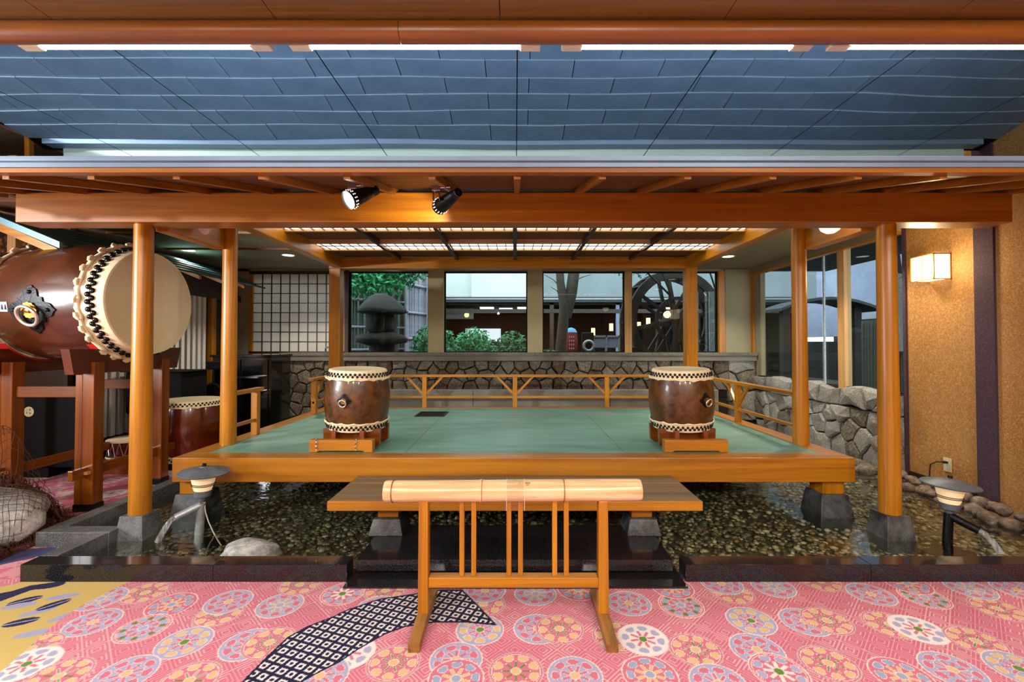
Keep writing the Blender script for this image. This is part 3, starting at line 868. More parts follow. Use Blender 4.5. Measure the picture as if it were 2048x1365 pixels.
# kerbs
def kerb(label, blocks, mat='black_granite', z=0.1):
    k = thing('pond_kerb', label, 'kerb', (blocks[0][0], blocks[0][2], 0), group='granite kerbs around the pond')
    for x0, x1, y0, y1 in blocks:
        MB().box(x0, x1, y0, y1, -0.14, z).build('kerb_stone', M_(mat), k, 0.003)
    return k
kerb('polished black kerb in front of the pond, left of the steps', [(-2.9, -1.77, KERB_F, KERB_B), (-1.768, -0.985, KERB_F, KERB_B)])
kerb('polished black kerb in front of the pond, right of the steps', [(1.0, 2.085, KERB_F, KERB_B), (2.087, 4.05, KERB_F, KERB_B)])
kerb('worn grey kerb returning back from the front left pond corner', [(-2.9, -2.79, KERB_B + 0.002, 3.142), (-3.29, -2.785, 3.144, 3.255)], 'worn_granite')
kerb('dark kerb running back beside the drum stand', [(-3.29, -3.17, 3.257, 5.0), (-3.29, -3.17, 5.002, 6.3)], 'worn_granite')
kerb('black granite kerb block at the right edge below the tan wall', [(3.72, 4.05, 2.82, 3.30)], z=0.15)
# steps
st = thing('granite_step', 'wide polished black granite step below the wooden bench', 'step', (0, 3.0, -0.1))
MB().box(-0.945, 0.945, 2.745, 3.27, 0.035, 0.102).build('slab', M_('black_granite'), st, 0.003)
MB().box(-0.88, 0.88, 2.81, 3.2, -0.14, 0.035).build('base', M_('black_granite'), st)
s2 = thing('granite_threshold', 'thin black granite slab lying flush on the carpet edge', 'slab', (0, 2.7, 0))
MB().box(-0.98, 0.985, 2.615, 2.80, 0.0, 0.012).build('slab', M_('black_granite'), s2, 0.002)
# bench
be = thing('step_bench', 'broad wooden bench step in front of the stage', 'bench', (0, 3.3, 0.1))
for i in range(3):
    y0 = 3.0 + i * 0.195
    MB().box(-1.228, 1.228, y0 + (0.028 if i == 0 else 0.001), y0 + 0.194, 0.31, 0.36).build('plank', M_('bench_top'), be, 0.002)
MB().box(-1.23, 1.23, 2.998, 3.027, 0.3, 0.3605).build('front_edge', M_('cypress_X'), be, 0.002)
for sx in (-1, 1):
    MB().box(sx * 0.87 - 0.07, sx * 0.87 + 0.07, 3.14, 3.24, 0.205, 0.31).build('leg', M_('cypress_X'), be, 0.003)
    pl = MB().frustum(sx * 0.87, 3.19, 0.102, 0.205, 0.115, 0.09).build('plinth', M_('plinth_granite'), be, 0.004)
    MB().box(sx * 0.60 - 0.05, sx * 0.60 + 0.05, 3.3, 3.4, 0.285, 0.31).build('bracket', M_('galvanised'), be)

# ------------------------------------------------------------------ stage platform
ZP, ZPB = 0.494, 0.304
PX0, PX1, PY0, PY1 = -2.70, 2.68, 3.60, 6.50
sp = thing('stage_platform', 'low wooden stage with green floor over the pond', 'stage', (0, 5.0, 0))
MB().box(PX0, PX1, PY0, PY0 + 0.165, ZPB, ZP).build('front_beam', M_('cypress_X'), sp, 0.004)
MB().box(PX0, PX1, PY1 - 0.17, PY1, ZPB, ZP).build('rear_beam', M_('cypress_X'), sp, 0.004)
MB().box(PX0, PX0 + 0.17, PY0 + 0.165, PY1 - 0.17, ZPB, ZP).build('side_beam', M_('cypress_Y'), sp, 0.004)
MB().box(PX1 - 0.17, PX1, PY0 + 0.165, PY1 - 0.17, ZPB, ZP).build('side_beam', M_('cypress_Y'), sp, 0.004)
for x0, x1 in ((PX0 + 0.17, -0.912), (-0.908, 0.905), (0.909, PX1 - 0.17)):
    MB().box(x0, x1, PY0 + 0.165, PY1 - 0.17, ZP - 0.05, ZP - 0.002).build('floor_panel', M_('stage_green'), sp)
for x, y in ((-2.6, 3.75), (2.55, 3.75), (-2.6, 6.3), (2.58, 6.3), (-0.9, 4.3), (0.9, 4.3)):
    MB().box(x - 0.085, x + 0.085, y - 0.085, y + 0.085, 0.19, ZPB).build('post', M_('cypress_Z'), sp, 0.003)
    MB().frustum(x, y, -0.13, 0.19, 0.155, 0.105).build('plinth', M_('plinth_granite'), sp, 0.004)
ht = thing('floor_hatch', 'open black-rimmed hatch in the green stage floor', 'hatch', (-0.98, 5.7, ZP))
hx0, hx1, hy0, hy1 = -1.24, -0.87, 5.62, 6.0
for b_ in ((hx0, hx1, hy0, hy0 + 0.02), (hx0, hx1, hy1 - 0.02, hy1), (hx0, hx0 + 0.02, hy0 + 0.02, hy1 - 0.02), (hx1 - 0.02, hx1, hy0 + 0.02, hy1 - 0.02)):
    MB().box(*b_, ZP - 0.002, ZP + 0.006).build('rim', M_('black_iron'), ht)
MB().box(hx0 + 0.02, hx1 - 0.02, hy0 + 0.02, hy1 - 0.02, ZP - 0.002, ZP + 0.001).build('well', M_('black_matte'), ht)

# railings
ZR, ZL = 0.955, 0.655
def rail_thing(label, loc):
    return thing('stage_railing', label, 'railing', loc, group='timber railings of the stage')
rb = rail_thing('long timber railing along the rear edge of the stage', (0, 6.42, ZP))
MB().box(-2.5, 2.5, 6.385, 6.445, ZR - 0.035, ZR).build('top_rail', M_('cypress_X'), rb, 0.004)
MB().box(-2.5, 2.5, 6.4, 6.43, ZL - 0.03, ZL).build('lower_rail', M_('cypress_X'), rb, 0.002)
for x in (-1.27, 0.0, 1.29):
    MB().box(x - 0.03, x + 0.03, 6.39, 6.44, ZP, ZR - 0.035).build('baluster', M_('cypress_Z'), rb, 0.002)
    for s in (-1, 1):
        MB().bar((x + s * 0.03, 6.415, 0.69), (x + s * 0.25, 6.415, ZR - 0.03), 0.028, 0.03).build('brace', M_('cypress_X'), rb)
rr = rail_thing('timber railing along the right side of the stage', (2.56, 5.2, ZP))
MB().box(2.525, 2.595, 4.17, 6.38, ZR - 0.035, ZR).build('top_rail', M_('cypress_Y'), rr, 0.004)
MB().box(2.545, 2.575, 4.17, 6.38, ZL - 0.03, ZL).build('lower_rail', M_('cypress_Y'), rr, 0.002)
MB().box(2.535, 2.59, 5.22, 5.275, ZP, ZR - 0.035).build('baluster', M_('cypress_Z'), rr, 0.002)
for s in (-1, 1):
    MB().bar((2.56, 5.247 + s * 0.03, 0.69), (2.56, 5.247 + s * 0.25, ZR - 0.03), 0.028, 0.03).build('brace', M_('cypress_Y'), rr)
rl = rail_thing('short timber railing at the rear left corner of the stage', (-2.56, 6.0, ZP))
MB().box(-2.60, -2.53, 5.72, 6.38, ZR - 0.035, ZR).build('top_rail', M_('cypress_Y'), rl, 0.004)
MB().box(-2.58, -2.55, 5.8, 6.38, ZL - 0.03, ZL).build('lower_rail', M_('cypress_Y'), rl, 0.002)
MB().box(-2.595, -2.535, 5.8, 5.86, ZP, ZR - 0.035).build('baluster', M_('cypress_Z'), rl, 0.002)
MB().bar((-2.565, 5.86, 0.69), (-2.565, 6.08, ZR - 0.03), 0.028, 0.03).build('brace', M_('cypress_Y'), rl)
rf = rail_thing('short timber railing stub beside the left middle column', (-2.57, 4.3, ZP))
MB().box(-2.61, -2.54, 4.16, 4.62, ZR - 0.035, ZR).build('top_rail', M_('cypress_Y'), rf, 0.004)
MB().box(-2.59, -2.56, 4.16, 4.5, ZL - 0.03, ZL).build('lower_rail', M_('cypress_Y'), rf, 0.002)
MB().box(-2.605, -2.545, 4.5, 4.56, ZP, ZR - 0.035).build('baluster', M_('cypress_Z'), rf, 0.002)

# ------------------------------------------------------------------ columns and beams
ZB0, ZB1 = 2.257, 2.47
def column(label, x, y, z0, z1, r0, r1, plinth=False, tone='cypress_Z'):
    c = thing('timber_column', label, 'column', (x, y, z0), group='columns of the pavilion')
    n = 9; pts = []; rad = []
    rs = np.random.RandomState(int(abs(x * 100)) + int(y * 10))
    for i in range(n):
        t = i / (n - 1)
        pts.append((x, y, z0 + (z1 - z0) * t)); rad.append(r0 + (r1 - r0) * t + (rs.uniform(-.0012, .0012) if 0 < i < n - 1 else 0))
    MB().path(pts, rad, 28).build('shaft', M_(tone), c, smooth=True)
    if plinth:
        MB().frustum(x, y, -0.13, z0, 0.118, 0.08).build('plinth', M_('worn_granite' if x < 0 else 'plinth_granite'), c, 0.004)
    return c
column('front left round pine column on a granite plinth', -2.71, 3.31, 0.175, ZB0, 0.069, 0.060, True)
column('front right round pine column on a granite plinth', 2.71, 3.31, 0.175, ZB0, 0.069, 0.060, True)
column('left round column standing on the stage edge', -2.575, 4.1, ZP, 2.68, 0.066, 0.058)
column('right round column standing on the stage edge', 2.565, 4.1, ZP, 2.68, 0.066, 0.058)
for x, s in ((-2.565, 'left'), (2.515, 'right')):
    c = thing('timber_post', 'square timber post at the rear %s corner of the stage' % s, 'post', (x, 6.45, ZP), group='square rear posts')
    MB().box(x - 0.078, x + 0.078, 6.452, 6.6, ZP - 0.2, 2.46).build('shaft', M_('cypress_Z'), c, 0.004)
def beam(label, b_, mat):
    o = MB().box(*b_).build('timber_beam', M_(mat), None, 0.006)
    return tag(o, label, 'beam', 'beams of the pavilion')
beam('long front beam of the pavilion carried by the front columns', (-3.545, 3.53, 3.21, 3.39, ZB0, ZB1), 'shaded_beam_X')
beam('rear beam above the garden windows', (-2.65, 2.6, 6.45, 6.6, 2.46, 2.62), 'cypress_X')
for s, nm in ((-1, 'left'), (1, 'right')):
    beam('short tie beam from front to middle column, %s side' % nm, (s * 2.645 - 0.05, s * 2.645 + 0.05, 3.395, 4.06, 2.235, 2.44), 'cypress_Y')
    beam('long side beam from middle column to rear post, %s side' % nm, (s * 2.52 - 0.06, s * 2.52 + 0.06, 4.17, 6.445, 2.47, 2.68), 'cypress_Y')

# coffered light ceiling inside the pavilion
cf = thing('coffered_ceiling', 'coffered timber ceiling with lit paper strips over the stage', 'ceiling', (0, 5.3, 2.6))
ZC = 2.62
for y0, y1 in ((3.95, 4.4), (4.86, 5.42), (5.86, 6.45)):
    MB().box(-2.46, 2.46, y0, y1, ZC + 0.02, ZC + 0.03).build('reed_panel', M_('woven_reed'), cf)
for y0, y1 in ((4.45, 4.83), (5.47, 5.83)):
    pn = MB().box(-2.44, 2.44, y0, y1, ZC - 0.006, ZC + 0.0).build('light_panel', M_('coffer_light'), cf)
    g = MB()
    for k in range(-21, 22):
        g.box(k * 0.113 - 0.005, k * 0.113 + 0.005, y0, y1, ZC - 0.018, ZC - 0.006)
    g.box(-2.44, 2.44, (y0 + y1) / 2 - 0.003, (y0 + y1) / 2 + 0.003, ZC - 0.018, ZC - 0.006)
    o = g.build('lattice', M_('dark_wood_X'), pn); o['kind'] = 'stuff'
    for y in (y0 - 0.045, y1):
        MB().box(-2.46, 2.46, y, y + 0.045, ZC - 0.028, ZC + 0.03).build('batten', M_('pale_wood_X'), cf)
for x in (-1.64, -0.82, 0.0, 0.82, 1.64):
    MB().box(x - 0.022, x + 0.022, 3.95, 6.44, ZC - 0.045, ZC + 0.02).build('cross_bar', M_('dark_wood_Y'), cf)

# ------------------------------------------------------------------ pavilion roof
RM = 0.24                      # slope
EY, EZ = 2.28, 2.325           # eave line of the top surface
RX0, RX1 = -4.1, 4.07
def rz(y): return EZ + RM * (y - EY)
ro = thing('pavilion_roof', 'low copper-shingled roof of the pavilion with exposed rafters', 'roof', (0, 3.2, 2.3))
MB().box(RX0, RX1, EY - 0.035, EY - 0.005, EZ - 0.018, EZ + 0.006).build('eave_flashing', M_('copper_trim'), ro, 0.003)
MB().box(RX0, RX1, EY - 0.015, EY + 0.015, EZ - 0.042, EZ - 0.018).build('eave_strip', M_('copper_trim'), ro, 0.002)
MB().box(RX0, RX1, EY - 0.005, EY + 0.045, EZ - 0.066, EZ - 0.042).build('fascia_board', M_('eave_X'), ro, 0.002)
nb = 11
for i in range(nb):
    y0 = EY + 0.045 + i * 0.1; y1 = y0 + 0.088
    MB().hexa([(RX0, y0, rz(y0) - 0.052), (RX1, y0, rz(y0) - 0.052), (RX1, y1, rz(y1) - 0.052), (RX0, y1, rz(y1) - 0.052),
               (RX0, y0, rz(y0) - 0.040), (RX1, y0, rz(y0) - 0.040), (RX1, y1, rz(y1) - 0.040), (RX0, y1, rz(y1) - 0.040)]).build('roof_board', M_('eave_board'), ro)
for k in range(-9, 10):
    x = 0.012 + k * 0.4386; y0, y1 = 2.325, 3.5
    zz = lambda y: rz(y) - 0.052
    MB().hexa([(x - 0.018, y0, zz(y0) - 0.042), (x + 0.018, y0, zz(y0) - 0.042), (x + 0.018, y1, zz(y1) - 0.042), (x - 0.018, y1, zz(y1) - 0.042),
               (x - 0.018, y0, zz(y0)), (x + 0.018, y0, zz(y0)), (x + 0.018, y1, zz(y1)), (x - 0.018, y1, zz(y1))]).build('rafter', M_('eave_Y'), ro, 0.002)
MB().hexa([(RX0, EY, rz(EY) - 0.03), (RX1, EY, rz(EY) - 0.03), (RX1, 3.95, rz(3.95) - 0.03), (RX0, 3.95, rz(3.95) - 0.03),
           (RX0, EY, rz(EY) - 0.008), (RX1, EY, rz(EY) - 0.008), (RX1, 3.95, rz(3.95) - 0.008), (RX0, 3.95, rz(3.95) - 0.008)]).build('underlay', M_('black_matte'), ro)
CW, CD = 0.6, 0.157
def shingle_mesh(w):
    d = CD + 0.018
    mb = MB().hexa([(0.003, 0, 0.0), (w - 0.003, 0, 0.0), (w - 0.003, d, -0.004), (0.003, d, -0.004),
                    (0.003, 0, 0.010), (w - 0.003, 0, 0.010), (w - 0.003, d, 0.0), (0.003, d, 0.0)])
    me = mb.mesh('shingle'); me.materials.append(M_('copper_roof')); return me
sm = shingle_mesh(CW)
rs = np.random.RandomState(2)
slope = math.atan(RM)
for i in range(10):
    y = EY + 0.09 + (i) * CD - 0.05 * 0
    if y > 3.75: break
    off = (0.0 if i % 2 else 0.3)
    k = 0
    x = RX0 - off
    while x < RX1 - 0.05:
        x1 = min(x + CW, RX1); x0 = max(x, RX0)
        me = sm if (x1 - x0) > CW - 0.01 else shingle_mesh(x1 - x0)
        Mx = Matrix.Translation(Vector((x0, y, rz(y) - 0.004 + rs.uniform(0, .0025))) - Vector(LOC[ro.name])) @ Matrix.Rotation(slope + rs.uniform(-.006, .006), 4, 'X') @ Matrix.Rotation(rs.uniform(-.003, .003), 4, 'Y')
        inst('shingle', me, ro, Mx); x += CW
MB().box(-3.98, 3.95, 3.80, 3.90, rz(3.8) - 0.03, rz(3.8) + 0.035).build('ridge_flashing', M_('copper_trim'), ro, 0.003)
MB().box(-3.9, 3.88, 3.90, 4.15, rz(3.9) - 0.05, 2.85).build('ridge_cap', M_('ridge_green'), ro, 0.003)
MB().hexa([(RX0, 4.15, 2.76), (RX1, 4.15, 2.76), (RX1, 4.7, 2.73), (RX0, 4.7, 2.73), (RX0, 4.15, 2.78), (RX1, 4.15, 2.78), (RX1, 4.7, 2.75), (RX0, 4.7, 2.75)]).build('rear_slope', M_('copper_roof'), ro)

# log beam and tube lights above the eave
lb = thing('log_beam', 'polished round log running under the edge of the plank ceiling', 'beam', (0, 2.14, 2.82))
for x0, x1 in ((-6.4, -0.545), (-0.542, 4.06)):
    MB().tube((x0, 2.135, 2.875), (x1, 2.135, 2.875), 0.05, n=24).build('log', M_('log_wood'), lb, smooth=True)
order = ('first', 'second', 'third', 'fourth')
for i in range(4):
    x0 = -2.36 + i * 1.325 + (0.0, 0.0, 0.01, 0.0)[i]; x1 = x0 + 1.09
    t = thing('tube_light', 'glowing white tube light under the log, %s from the left' % order[i], 'tube light', (x0, 2.22, 2.84), group='tube lights along the log beam')
    MB().tube((x0 + 0.03, 2.215, 2.862), (x1 - 0.03, 2.215, 2.862), 0.014, n=12).build('tube', M_('tube_light'), t, smooth=True)
    for xx in (x0 - 0.07, x1 - 0.03):
        MB().box(xx, xx + 0.1, 2.195, 2.24, 2.85, 2.895).build('end_cap', M_('cream_plastic'), t, 0.004)
    MB().box(x0, x1, 2.205, 2.225, 2.885, 2.9).build('spine', M_('white_plastic'), t)

def P(px, py, Y):
    """point at depth Y seen at a photo position (design aid)"""
    t = math.atan(TILT)
    u = (px - CXP) / FPX; v = (CYP - py) / FPX
    d = Vector((u, math.cos(t) - v * math.sin(t), math.sin(t) + v * math.cos(t)))
    k = Y / d.y
    return Vector((d.x * k, Y, HCAM + d.z * k))

# ------------------------------------------------------------------ drums
def frill(mb, R, z, M, n=160, lobes=26, r=0.014, amp=0.012, seed=0):
    rs = np.random.RandomState(seed)
    tab = rs.uniform(-1, 1, lobes) * np.where(np.arange(lobes) % 2 == 0, 1, -1) * 0.4 + np.where(np.arange(lobes) % 2 == 0, 0.7, -0.7) * rs.uniform(0.3, 1.1, lobes)
    base = len(mb.v); m = 7
    for i in range(n):
        a = 2 * PI * i / n
        w = np.interp(a / (2 * PI) * len(tab) % len(tab), np.arange(len(tab) + 1), np.append(tab, tab[0]))
        rr = r * (1 + 0.5 * abs(w) - 0.2)
        for k in range(m):
            b = 2 * PI * k / m
            p = Vector(((R + amp * 0.5 * w + rr * math.cos(b)) * math.cos(a), (R + amp * 0.5 * w + rr * math.cos(b)) * math.sin(a), z + amp * w + rr * 1.3 * math.sin(b)))
            mb.v.append(tuple(M @ p))
    for i in range(n):
        i2 = (i + 1) % n
        for k in range(m):
            k2 = (k + 1) % m
            mb.f.append((base + i * m + k, base + i2 * m + k, base + i2 * m + k2, base + i * m + k2))
    return mb
def dome_mesh(r):
    mb = MB().lathe([(r, 0), (r * 0.95, r * 0.3), (r * 0.7, r * 0.62), (r * 0.3, r * 0.78), (0.001, r * 0.8)], 10, close=False)
    me = mb.mesh('tack'); me.materials.append(M_('tack_black'))
    me.polygons.foreach_set('use_smooth', [True] * len(me.polygons))
    return me, mb
def drum_parts(t, M, H, Rm, Re, lac, band, tack_r, ntack, single_top, seed, M_world_off, frill_r, rows):
    """barrel drum about local z, centred; Rm mid radius, Re end radius"""
    h = H / 2
    br = lambda z: Re + (Rm - Re) * (1 - (z / h) ** 2)
    prof = [(br(-h + H * i / 24), -h + H * i / 24) for i in range(25)]
    body = MB().lathe(prof, 56, M).build('body', M_(lac), t, smooth=True)
    me, dm = dome_mesh(tack_r)
    for s in (1, -1):
        zb = h - band
        sk = MB().lathe([(br(s * (zb + band * k / 6)) + 0.007, s * (zb + band * k / 6)) for k in range(7)] + [(Re + 0.002, s * (h + 0.010)), (Re - 0.012, s * (h + 0.014))], 56, M, close=False)
        band_o = sk.build('skin_band', M_('hide'), t, smooth=True)
        hd = MB().lathe([(Re - 0.012, s * (h + 0.014)), (Re * 0.5, s * (h + 0.012)), (0.002, s * (h + 0.011))], 56, M, close=False).build('drum_head', M_('hide_head'), t, smooth=True)
        frill(MB(), br(zb) + 0.012, s * zb, M, lobes=int(ntack * 0.8), r=frill_r, amp=frill_r * 1.25, seed=seed + s).build('skin_frill', M_('hide'), t, smooth='all')
        if H > 1:
            re_ = np.random.RandomState(seed * 7 + s)
            for k in range(26):
                a = 2 * PI * (k + re_.uniform(-.2, .2)) / 26; R_ = br(zb) + 0.03
                c_ = Vector((R_ * math.cos(a), R_ * math.sin(a), s * (zb - 0.004))); tn = Vector((-math.sin(a), math.cos(a), re_.uniform(-.35, .35)))
                MB().path([M @ (c_ - tn * 0.028), M @ (c_ + Vector((0.008 * math.cos(a), 0.008 * math.sin(a), 0))), M @ (c_ + tn * 0.028)], [0.013, 0.017, 0.012], 8).build('rolled_edge', M_('hide'), t, smooth=True)
        tk = MB()
        for r_ in range(2):
            z = s * (h - rows[r_])
            for k in range(ntack):
                a = 2 * PI * (k + 0.5 * r_) / ntack
                R_ = br(z) + 0.006
                Mt = M @ Matrix.Translation((R_ * math.cos(a), R_ * math.sin(a), z)) @ Vector((math.cos(a), math.sin(a), 0)).to_track_quat('Z', 'Y').to_matrix().to_4x4()
                if single_top and s == 1:
                    inst('tack', me, t, Matrix.Translation(-Vector(LOC[t.name])) @ Mt)
                else:
                    tk.add([Mt @ Vector(p) for p in dm.v], dm.f)
        if tk.v:
            o = tk.build('tacks', M_('tack_black'), t, smooth='all'); o['kind'] = 'stuff'
    return br
def ring_plate(t, M, br, ang, zc, size, pts, mats, ring_r, ring_t):
    """iron plate hugging the barrel at angle ang, with rosette and pull ring"""
    def on(s, u, o):
        z = zc + s; R_ = br(z) + o; a = ang + u / br(zc)
        return M @ Vector((R_ * math.cos(a), R_ * math.sin(a), z))
    mb = MB(); n = len(pts); rings = (0.0001, 0.4, 0.75, 1.0)
    for o in (0.010, 0.0):
        for f in rings:
            for (s, u) in pts: mb.v.append(tuple(on(s * size * f, u * size * f, o)))
    nr = len(rings)
    for r_ in range(nr - 1):
        for i in range(n):
            j = (i + 1) % n
            mb.f.append((r_ * n + i, r_ * n + j, (r_ + 1) * n + j, (r_ + 1) * n + i))
    for i in range(n):
        j = (i + 1) % n
        mb.f.append(((nr - 1) * n + i, (nr - 1) * n + j, (2 * nr - 1) * n + j, (2 * nr - 1) * n + i))
    pl = mb.build('ring_plate', M_('black_iron'), t, smooth=True)
    st_ = MB()
    for (s, u) in ((.72, 0), (-.72, 0), (0, .72), (0, -.72)):
        p = on(s * size, u * size, 0.008); d = (p - M @ Vector((0, 0, zc + s * size))).normalized()
        st_.lathe([(size * .09, 0), (size * .08, size * .05), (size * .03, size * .09), (0.0005, size * .09)], 10, frame_to(d, p), close=False)
    st_.build('plate_studs', M_('tack_black'), pl, smooth='all')
    c = on(0, 0, 0.009); d = (on(0, 0, 0.2) - c).normalized()
    rz_ = MB(); Mr = frame_to(d, c); q = ring_r * 0.85
    prof = []
    for i in range(48):
        a = 2 * PI * i / 48; prof.append((q * (0.88 + 0.10 * abs(math.cos(6 * a))) * math.cos(a), q * (0.88 + 0.10 * abs(math.cos(6 * a))) * math.sin(a)))
    rz_.prism(prof, Mr, 0.012)
    rz_.lathe([(q * 0.35, 0.012), (q * 0.3, 0.03), (0.001, 0.035)], 12, Mr, close=False)
    rz_.build('rosette', M_('brass'), t, smooth=True)
    dn = Vector((0, 0, -1)); dn = (dn - d * dn.dot(d)).normalized()
    Mk = frame_to((d + dn * 0.25), c + d * 0.03 + dn * ring_r * 0.55 )
    MB().torus(ring_r, ring_t, 32, 10, Mk).build('pull_ring', M_('pale_ring'), t, smooth='all')

# ------- the great drum on its stand (left)
DC = Vector((-3.915, 4.2, 1.765)); axd = Vector((math.cos(math.radians(4)), -math.sin(math.radians(4)), 0))
bd = thing('great_drum', 'huge glossy brown barrel drum lying on a tall red-brown stand', 'drum', tuple(DC))
MD = frame_to(axd, DC)
br = drum_parts(bd, MD, 1.17, 0.535, 0.46, 'drum_lacquer', 0.165, 0.0235, 50, True, 3, None, 0.016, (0.066, 0.097))
def diamond(n=64):
    pts = []
    for i in range(n):
        a = 2 * PI * i / n
        r = 1.0 / (abs(math.cos(a)) + abs(math.sin(a)))
        k = 1.02 - 0.10 * abs(math.sin(2 * a)) ** 8 + 0.11 * math.cos(12 * a + PI) * abs(math.sin(2 * a))
        pts.append((r * k * math.cos(a), r * k * math.sin(a)))
    return pts
# angle on the barrel that faces the camera, a little below the axis
inv = MD.inverted()
tgt = inv @ Vector((-3.91, 3.66, 1.665))
ring_plate(bd, MD, br, math.atan2(tgt.y, tgt.x), tgt.z, 0.2, diamond(), None, 0.082, 0.014)
pq = inv @ Vector((-4.18, 3.66, 1.69)); apq = math.atan2(pq.y, pq.x)
pc = MD @ Vector(((br(pq.z) + 0.004) * math.cos(apq), (br(pq.z) + 0.004) * math.sin(apq), pq.z))
nq = (pc - (MD @ Vector((0, 0, pq.z)))).normalized()
MB().bar(pc - axd * 0.06, pc + axd * 0.06, 0.012, 0.08, up=nq.cross(axd)).build('name_plaque', M_('galvanised'), bd)
mk = MB()
for i in range(4):
    q0 = pc - axd * (0.045 - 0.03 * i) + nq * 0.007
    mk.bar(q0 - Vector((0, 0, 0.022)), q0 + Vector((0, 0, 0.022)), 0.003, 0.012, up=axd)
mk.build('plaque_lettering', M_('black_iron'), bd)

ds = thing('drum_stand', 'tall red-brown timber stand carrying the great drum', 'stand', (-3.88, 4.2, 0))
def cradle(x, th=0.07):
    poly = []
    n = 20; y0, y1 = 3.60, 4.80; zt, zb = 1.35, 1.145
    poly.append((y0, zt))
    for i in range(n + 1):
        y = 3.80 + (4.60 - 3.80) * i / n
        R_ = 0.515; z = 1.765 - math.sqrt(max(0.0, R_ ** 2 - (y - 4.2) ** 2))
        poly.append((y, min(zt, z)))
    poly += [(y1, zt), (y1 - 0.05, zb), (y0 + 0.04, zb)]
    Mx = Matrix(((0, 0, 1, x - th / 2), (1, 0, 0, 0), (0, 1, 0, 0), (0, 0, 0, 1)))
    return MB().prism(poly, Mx, th)
for x in (-3.56, -4.34):
    cradle(x).build('cradle_board', M_('cradle_wood'), ds)
    pad = MB()
    for i in range(24):
        y = 3.83 + 0.74 * i / 23; z = 1.765 - math.sqrt(0.522 ** 2 - (y - 4.2) ** 2)
        pad.v += [(x - 0.05, y, z), (x + 0.05, y, z), (x + 0.05, y, z - 0.008), (x - 0.05, y, z - 0.008)]
    for i in range(23):
        for k in range(4):
            k2 = (k + 1) % 4; pad.f.append((i * 4 + k, i * 4 + k2, (i + 1) * 4 + k2, (i + 1) * 4 + k))
    pad.build('felt_pad', M_('red_cloth'), ds)
for x, sx in ((-3.56, 1), (-4.24, -1)):
    for y in (3.84, 4.57):
        MB().box(x - 0.035, x + 0.06, y - 0.05, y + 0.05, 0.06, 1.24).build('leg', M_('redwood_Z'), ds, 0.004)
        MB().box(x - 0.095, x - 0.036, y - 0.05, y + 0.05, 0.06, 1.135).build('leg_cheek', M_('redwood_Z'), ds, 0.004)
        MB().box(x - 0.1, x + 0.065, y - 0.055, y + 0.055, 0.0, 0.06).build('boot', M_('black_iron'), ds, 0.003)
    MB().box(x - 0.02, x + 0.02, 3.66, 4.76, 0.29, 0.37).build('lower_rail', M_('redwood_Y'), ds, 0.003)
    MB().box(x - 0.05, x + 0.05, 3.755, 3.785, 0.315, 0.34).build('wedge', M_('pale_wood_Z'), ds)
for y in (3.84, 4.57):
    MB().box(-4.18, -3.655, y - 0.025, y + 0.025, 0.945, 1.035).build('cross_rail', M_('redwood_X'), ds, 0.003)

# ------- stage drums
def stage_drum(label, x, y, tilt, plate_x, seed):
    z0 = 0.658; H = 0.50
    t = thing('barrel_drum', label, 'drum', (x, y, z0), group='brown drums standing on the stage')
    M = Matrix.Translation((x, y, z0 + H / 2)) @ Matrix.Rotation(tilt, 4, 'Y') @ Matrix.Rotation(0.035, 4, 'X')
    br = drum_parts(t, M, H, 0.28, 0.24, 'drum_aged', 0.062, 0.0122, 42, False, seed, None, 0.0065, (0.018, 0.036))
    ring_plate(t, M, br, -PI / 2 + plate_x, 0.015, 0.062, diamond(40), None, 0.03, 0.006)
    s = thing('drum_rest', 'low red-brown crossed stand under the %s' % label.split(' drum')[0] + ' drum', 'stand', (x, y, ZP), group='low drum rests on the stage')
    z1 = ZP
    for yy in (y - 0.13, y + 0.13):
        poly = [(-0.24, 0.025), (-0.20, 0.0), (-0.09, 0.0), (-0.07, 0.02), (0.07, 0.02), (0.09, 0.0), (0.20, 0.0), (0.24, 0.025), (0.245, 0.165), (0.16, 0.165), (0.13, 0.125), (-0.13, 0.125), (-0.16, 0.165), (-0.245, 0.165)]
        MB().prism(poly, Matrix(((1, 0, 0, x), (0, 0, -1, yy + 0.02), (0, 1, 0, z1), (0, 0, 0, 1))), 0.04).build('cross_board', M_('redwood_X'), s)
    for xx in (x - 0.12, x + 0.12):
        poly = [(-0.24, 0.0), (0.24, 0.0), (0.245, 0.165), (0.17, 0.165), (0.15, 0.12), (-0.15, 0.12), (-0.17, 0.165), (-0.245, 0.165)]
        MB().prism(poly, Matrix(((0, 0, 1, xx - 0.018), (1, 0, 0, y), (0, 1, 0, z1), (0, 0, 0, 1))), 0.036).build('cross_board', M_('redwood_Y'), s)
    w = thing('timber_block', 'worn timber block with cut feet before the %s' % label.split(' drum')[0] + ' drum', 'block', (x, 3.83, ZP), group='timber blocks wedging the stage drums')
    o = -0.03 if x < 0 else 0.012
    poly = [(-0.262, 0), (-0.2, 0), (-0.18, 0.012), (0.18, 0.012), (0.2, 0), (0.262, 0), (0.262, 0.102), (-0.262, 0.102)]
    MB().prism(poly, Matrix(((1, 0, 0, x + o), (0, 0, -1, 3.845), (0, 1, 0, ZP + 0.0005), (0, 0, 0, 1))), 0.07).build('block', M_('cypress_X'), w, 0.004)
    if x < 0:
        for dx in (-0.20, 0.125):
            c_ = MB()
            for k in range(6):
                c_.torus(0.008, 0.0025, 8, 5, Matrix.Translation((x + o + dx + 0.0, 3.772, ZP + 0.03 + 0.016 * k)) @ Matrix.Rotation(PI / 2, 4, 'X') @ Matrix.Rotation((k % 2) * PI / 2, 4, 'Y'))
            c_.build('chain', M_('chrome'), w)
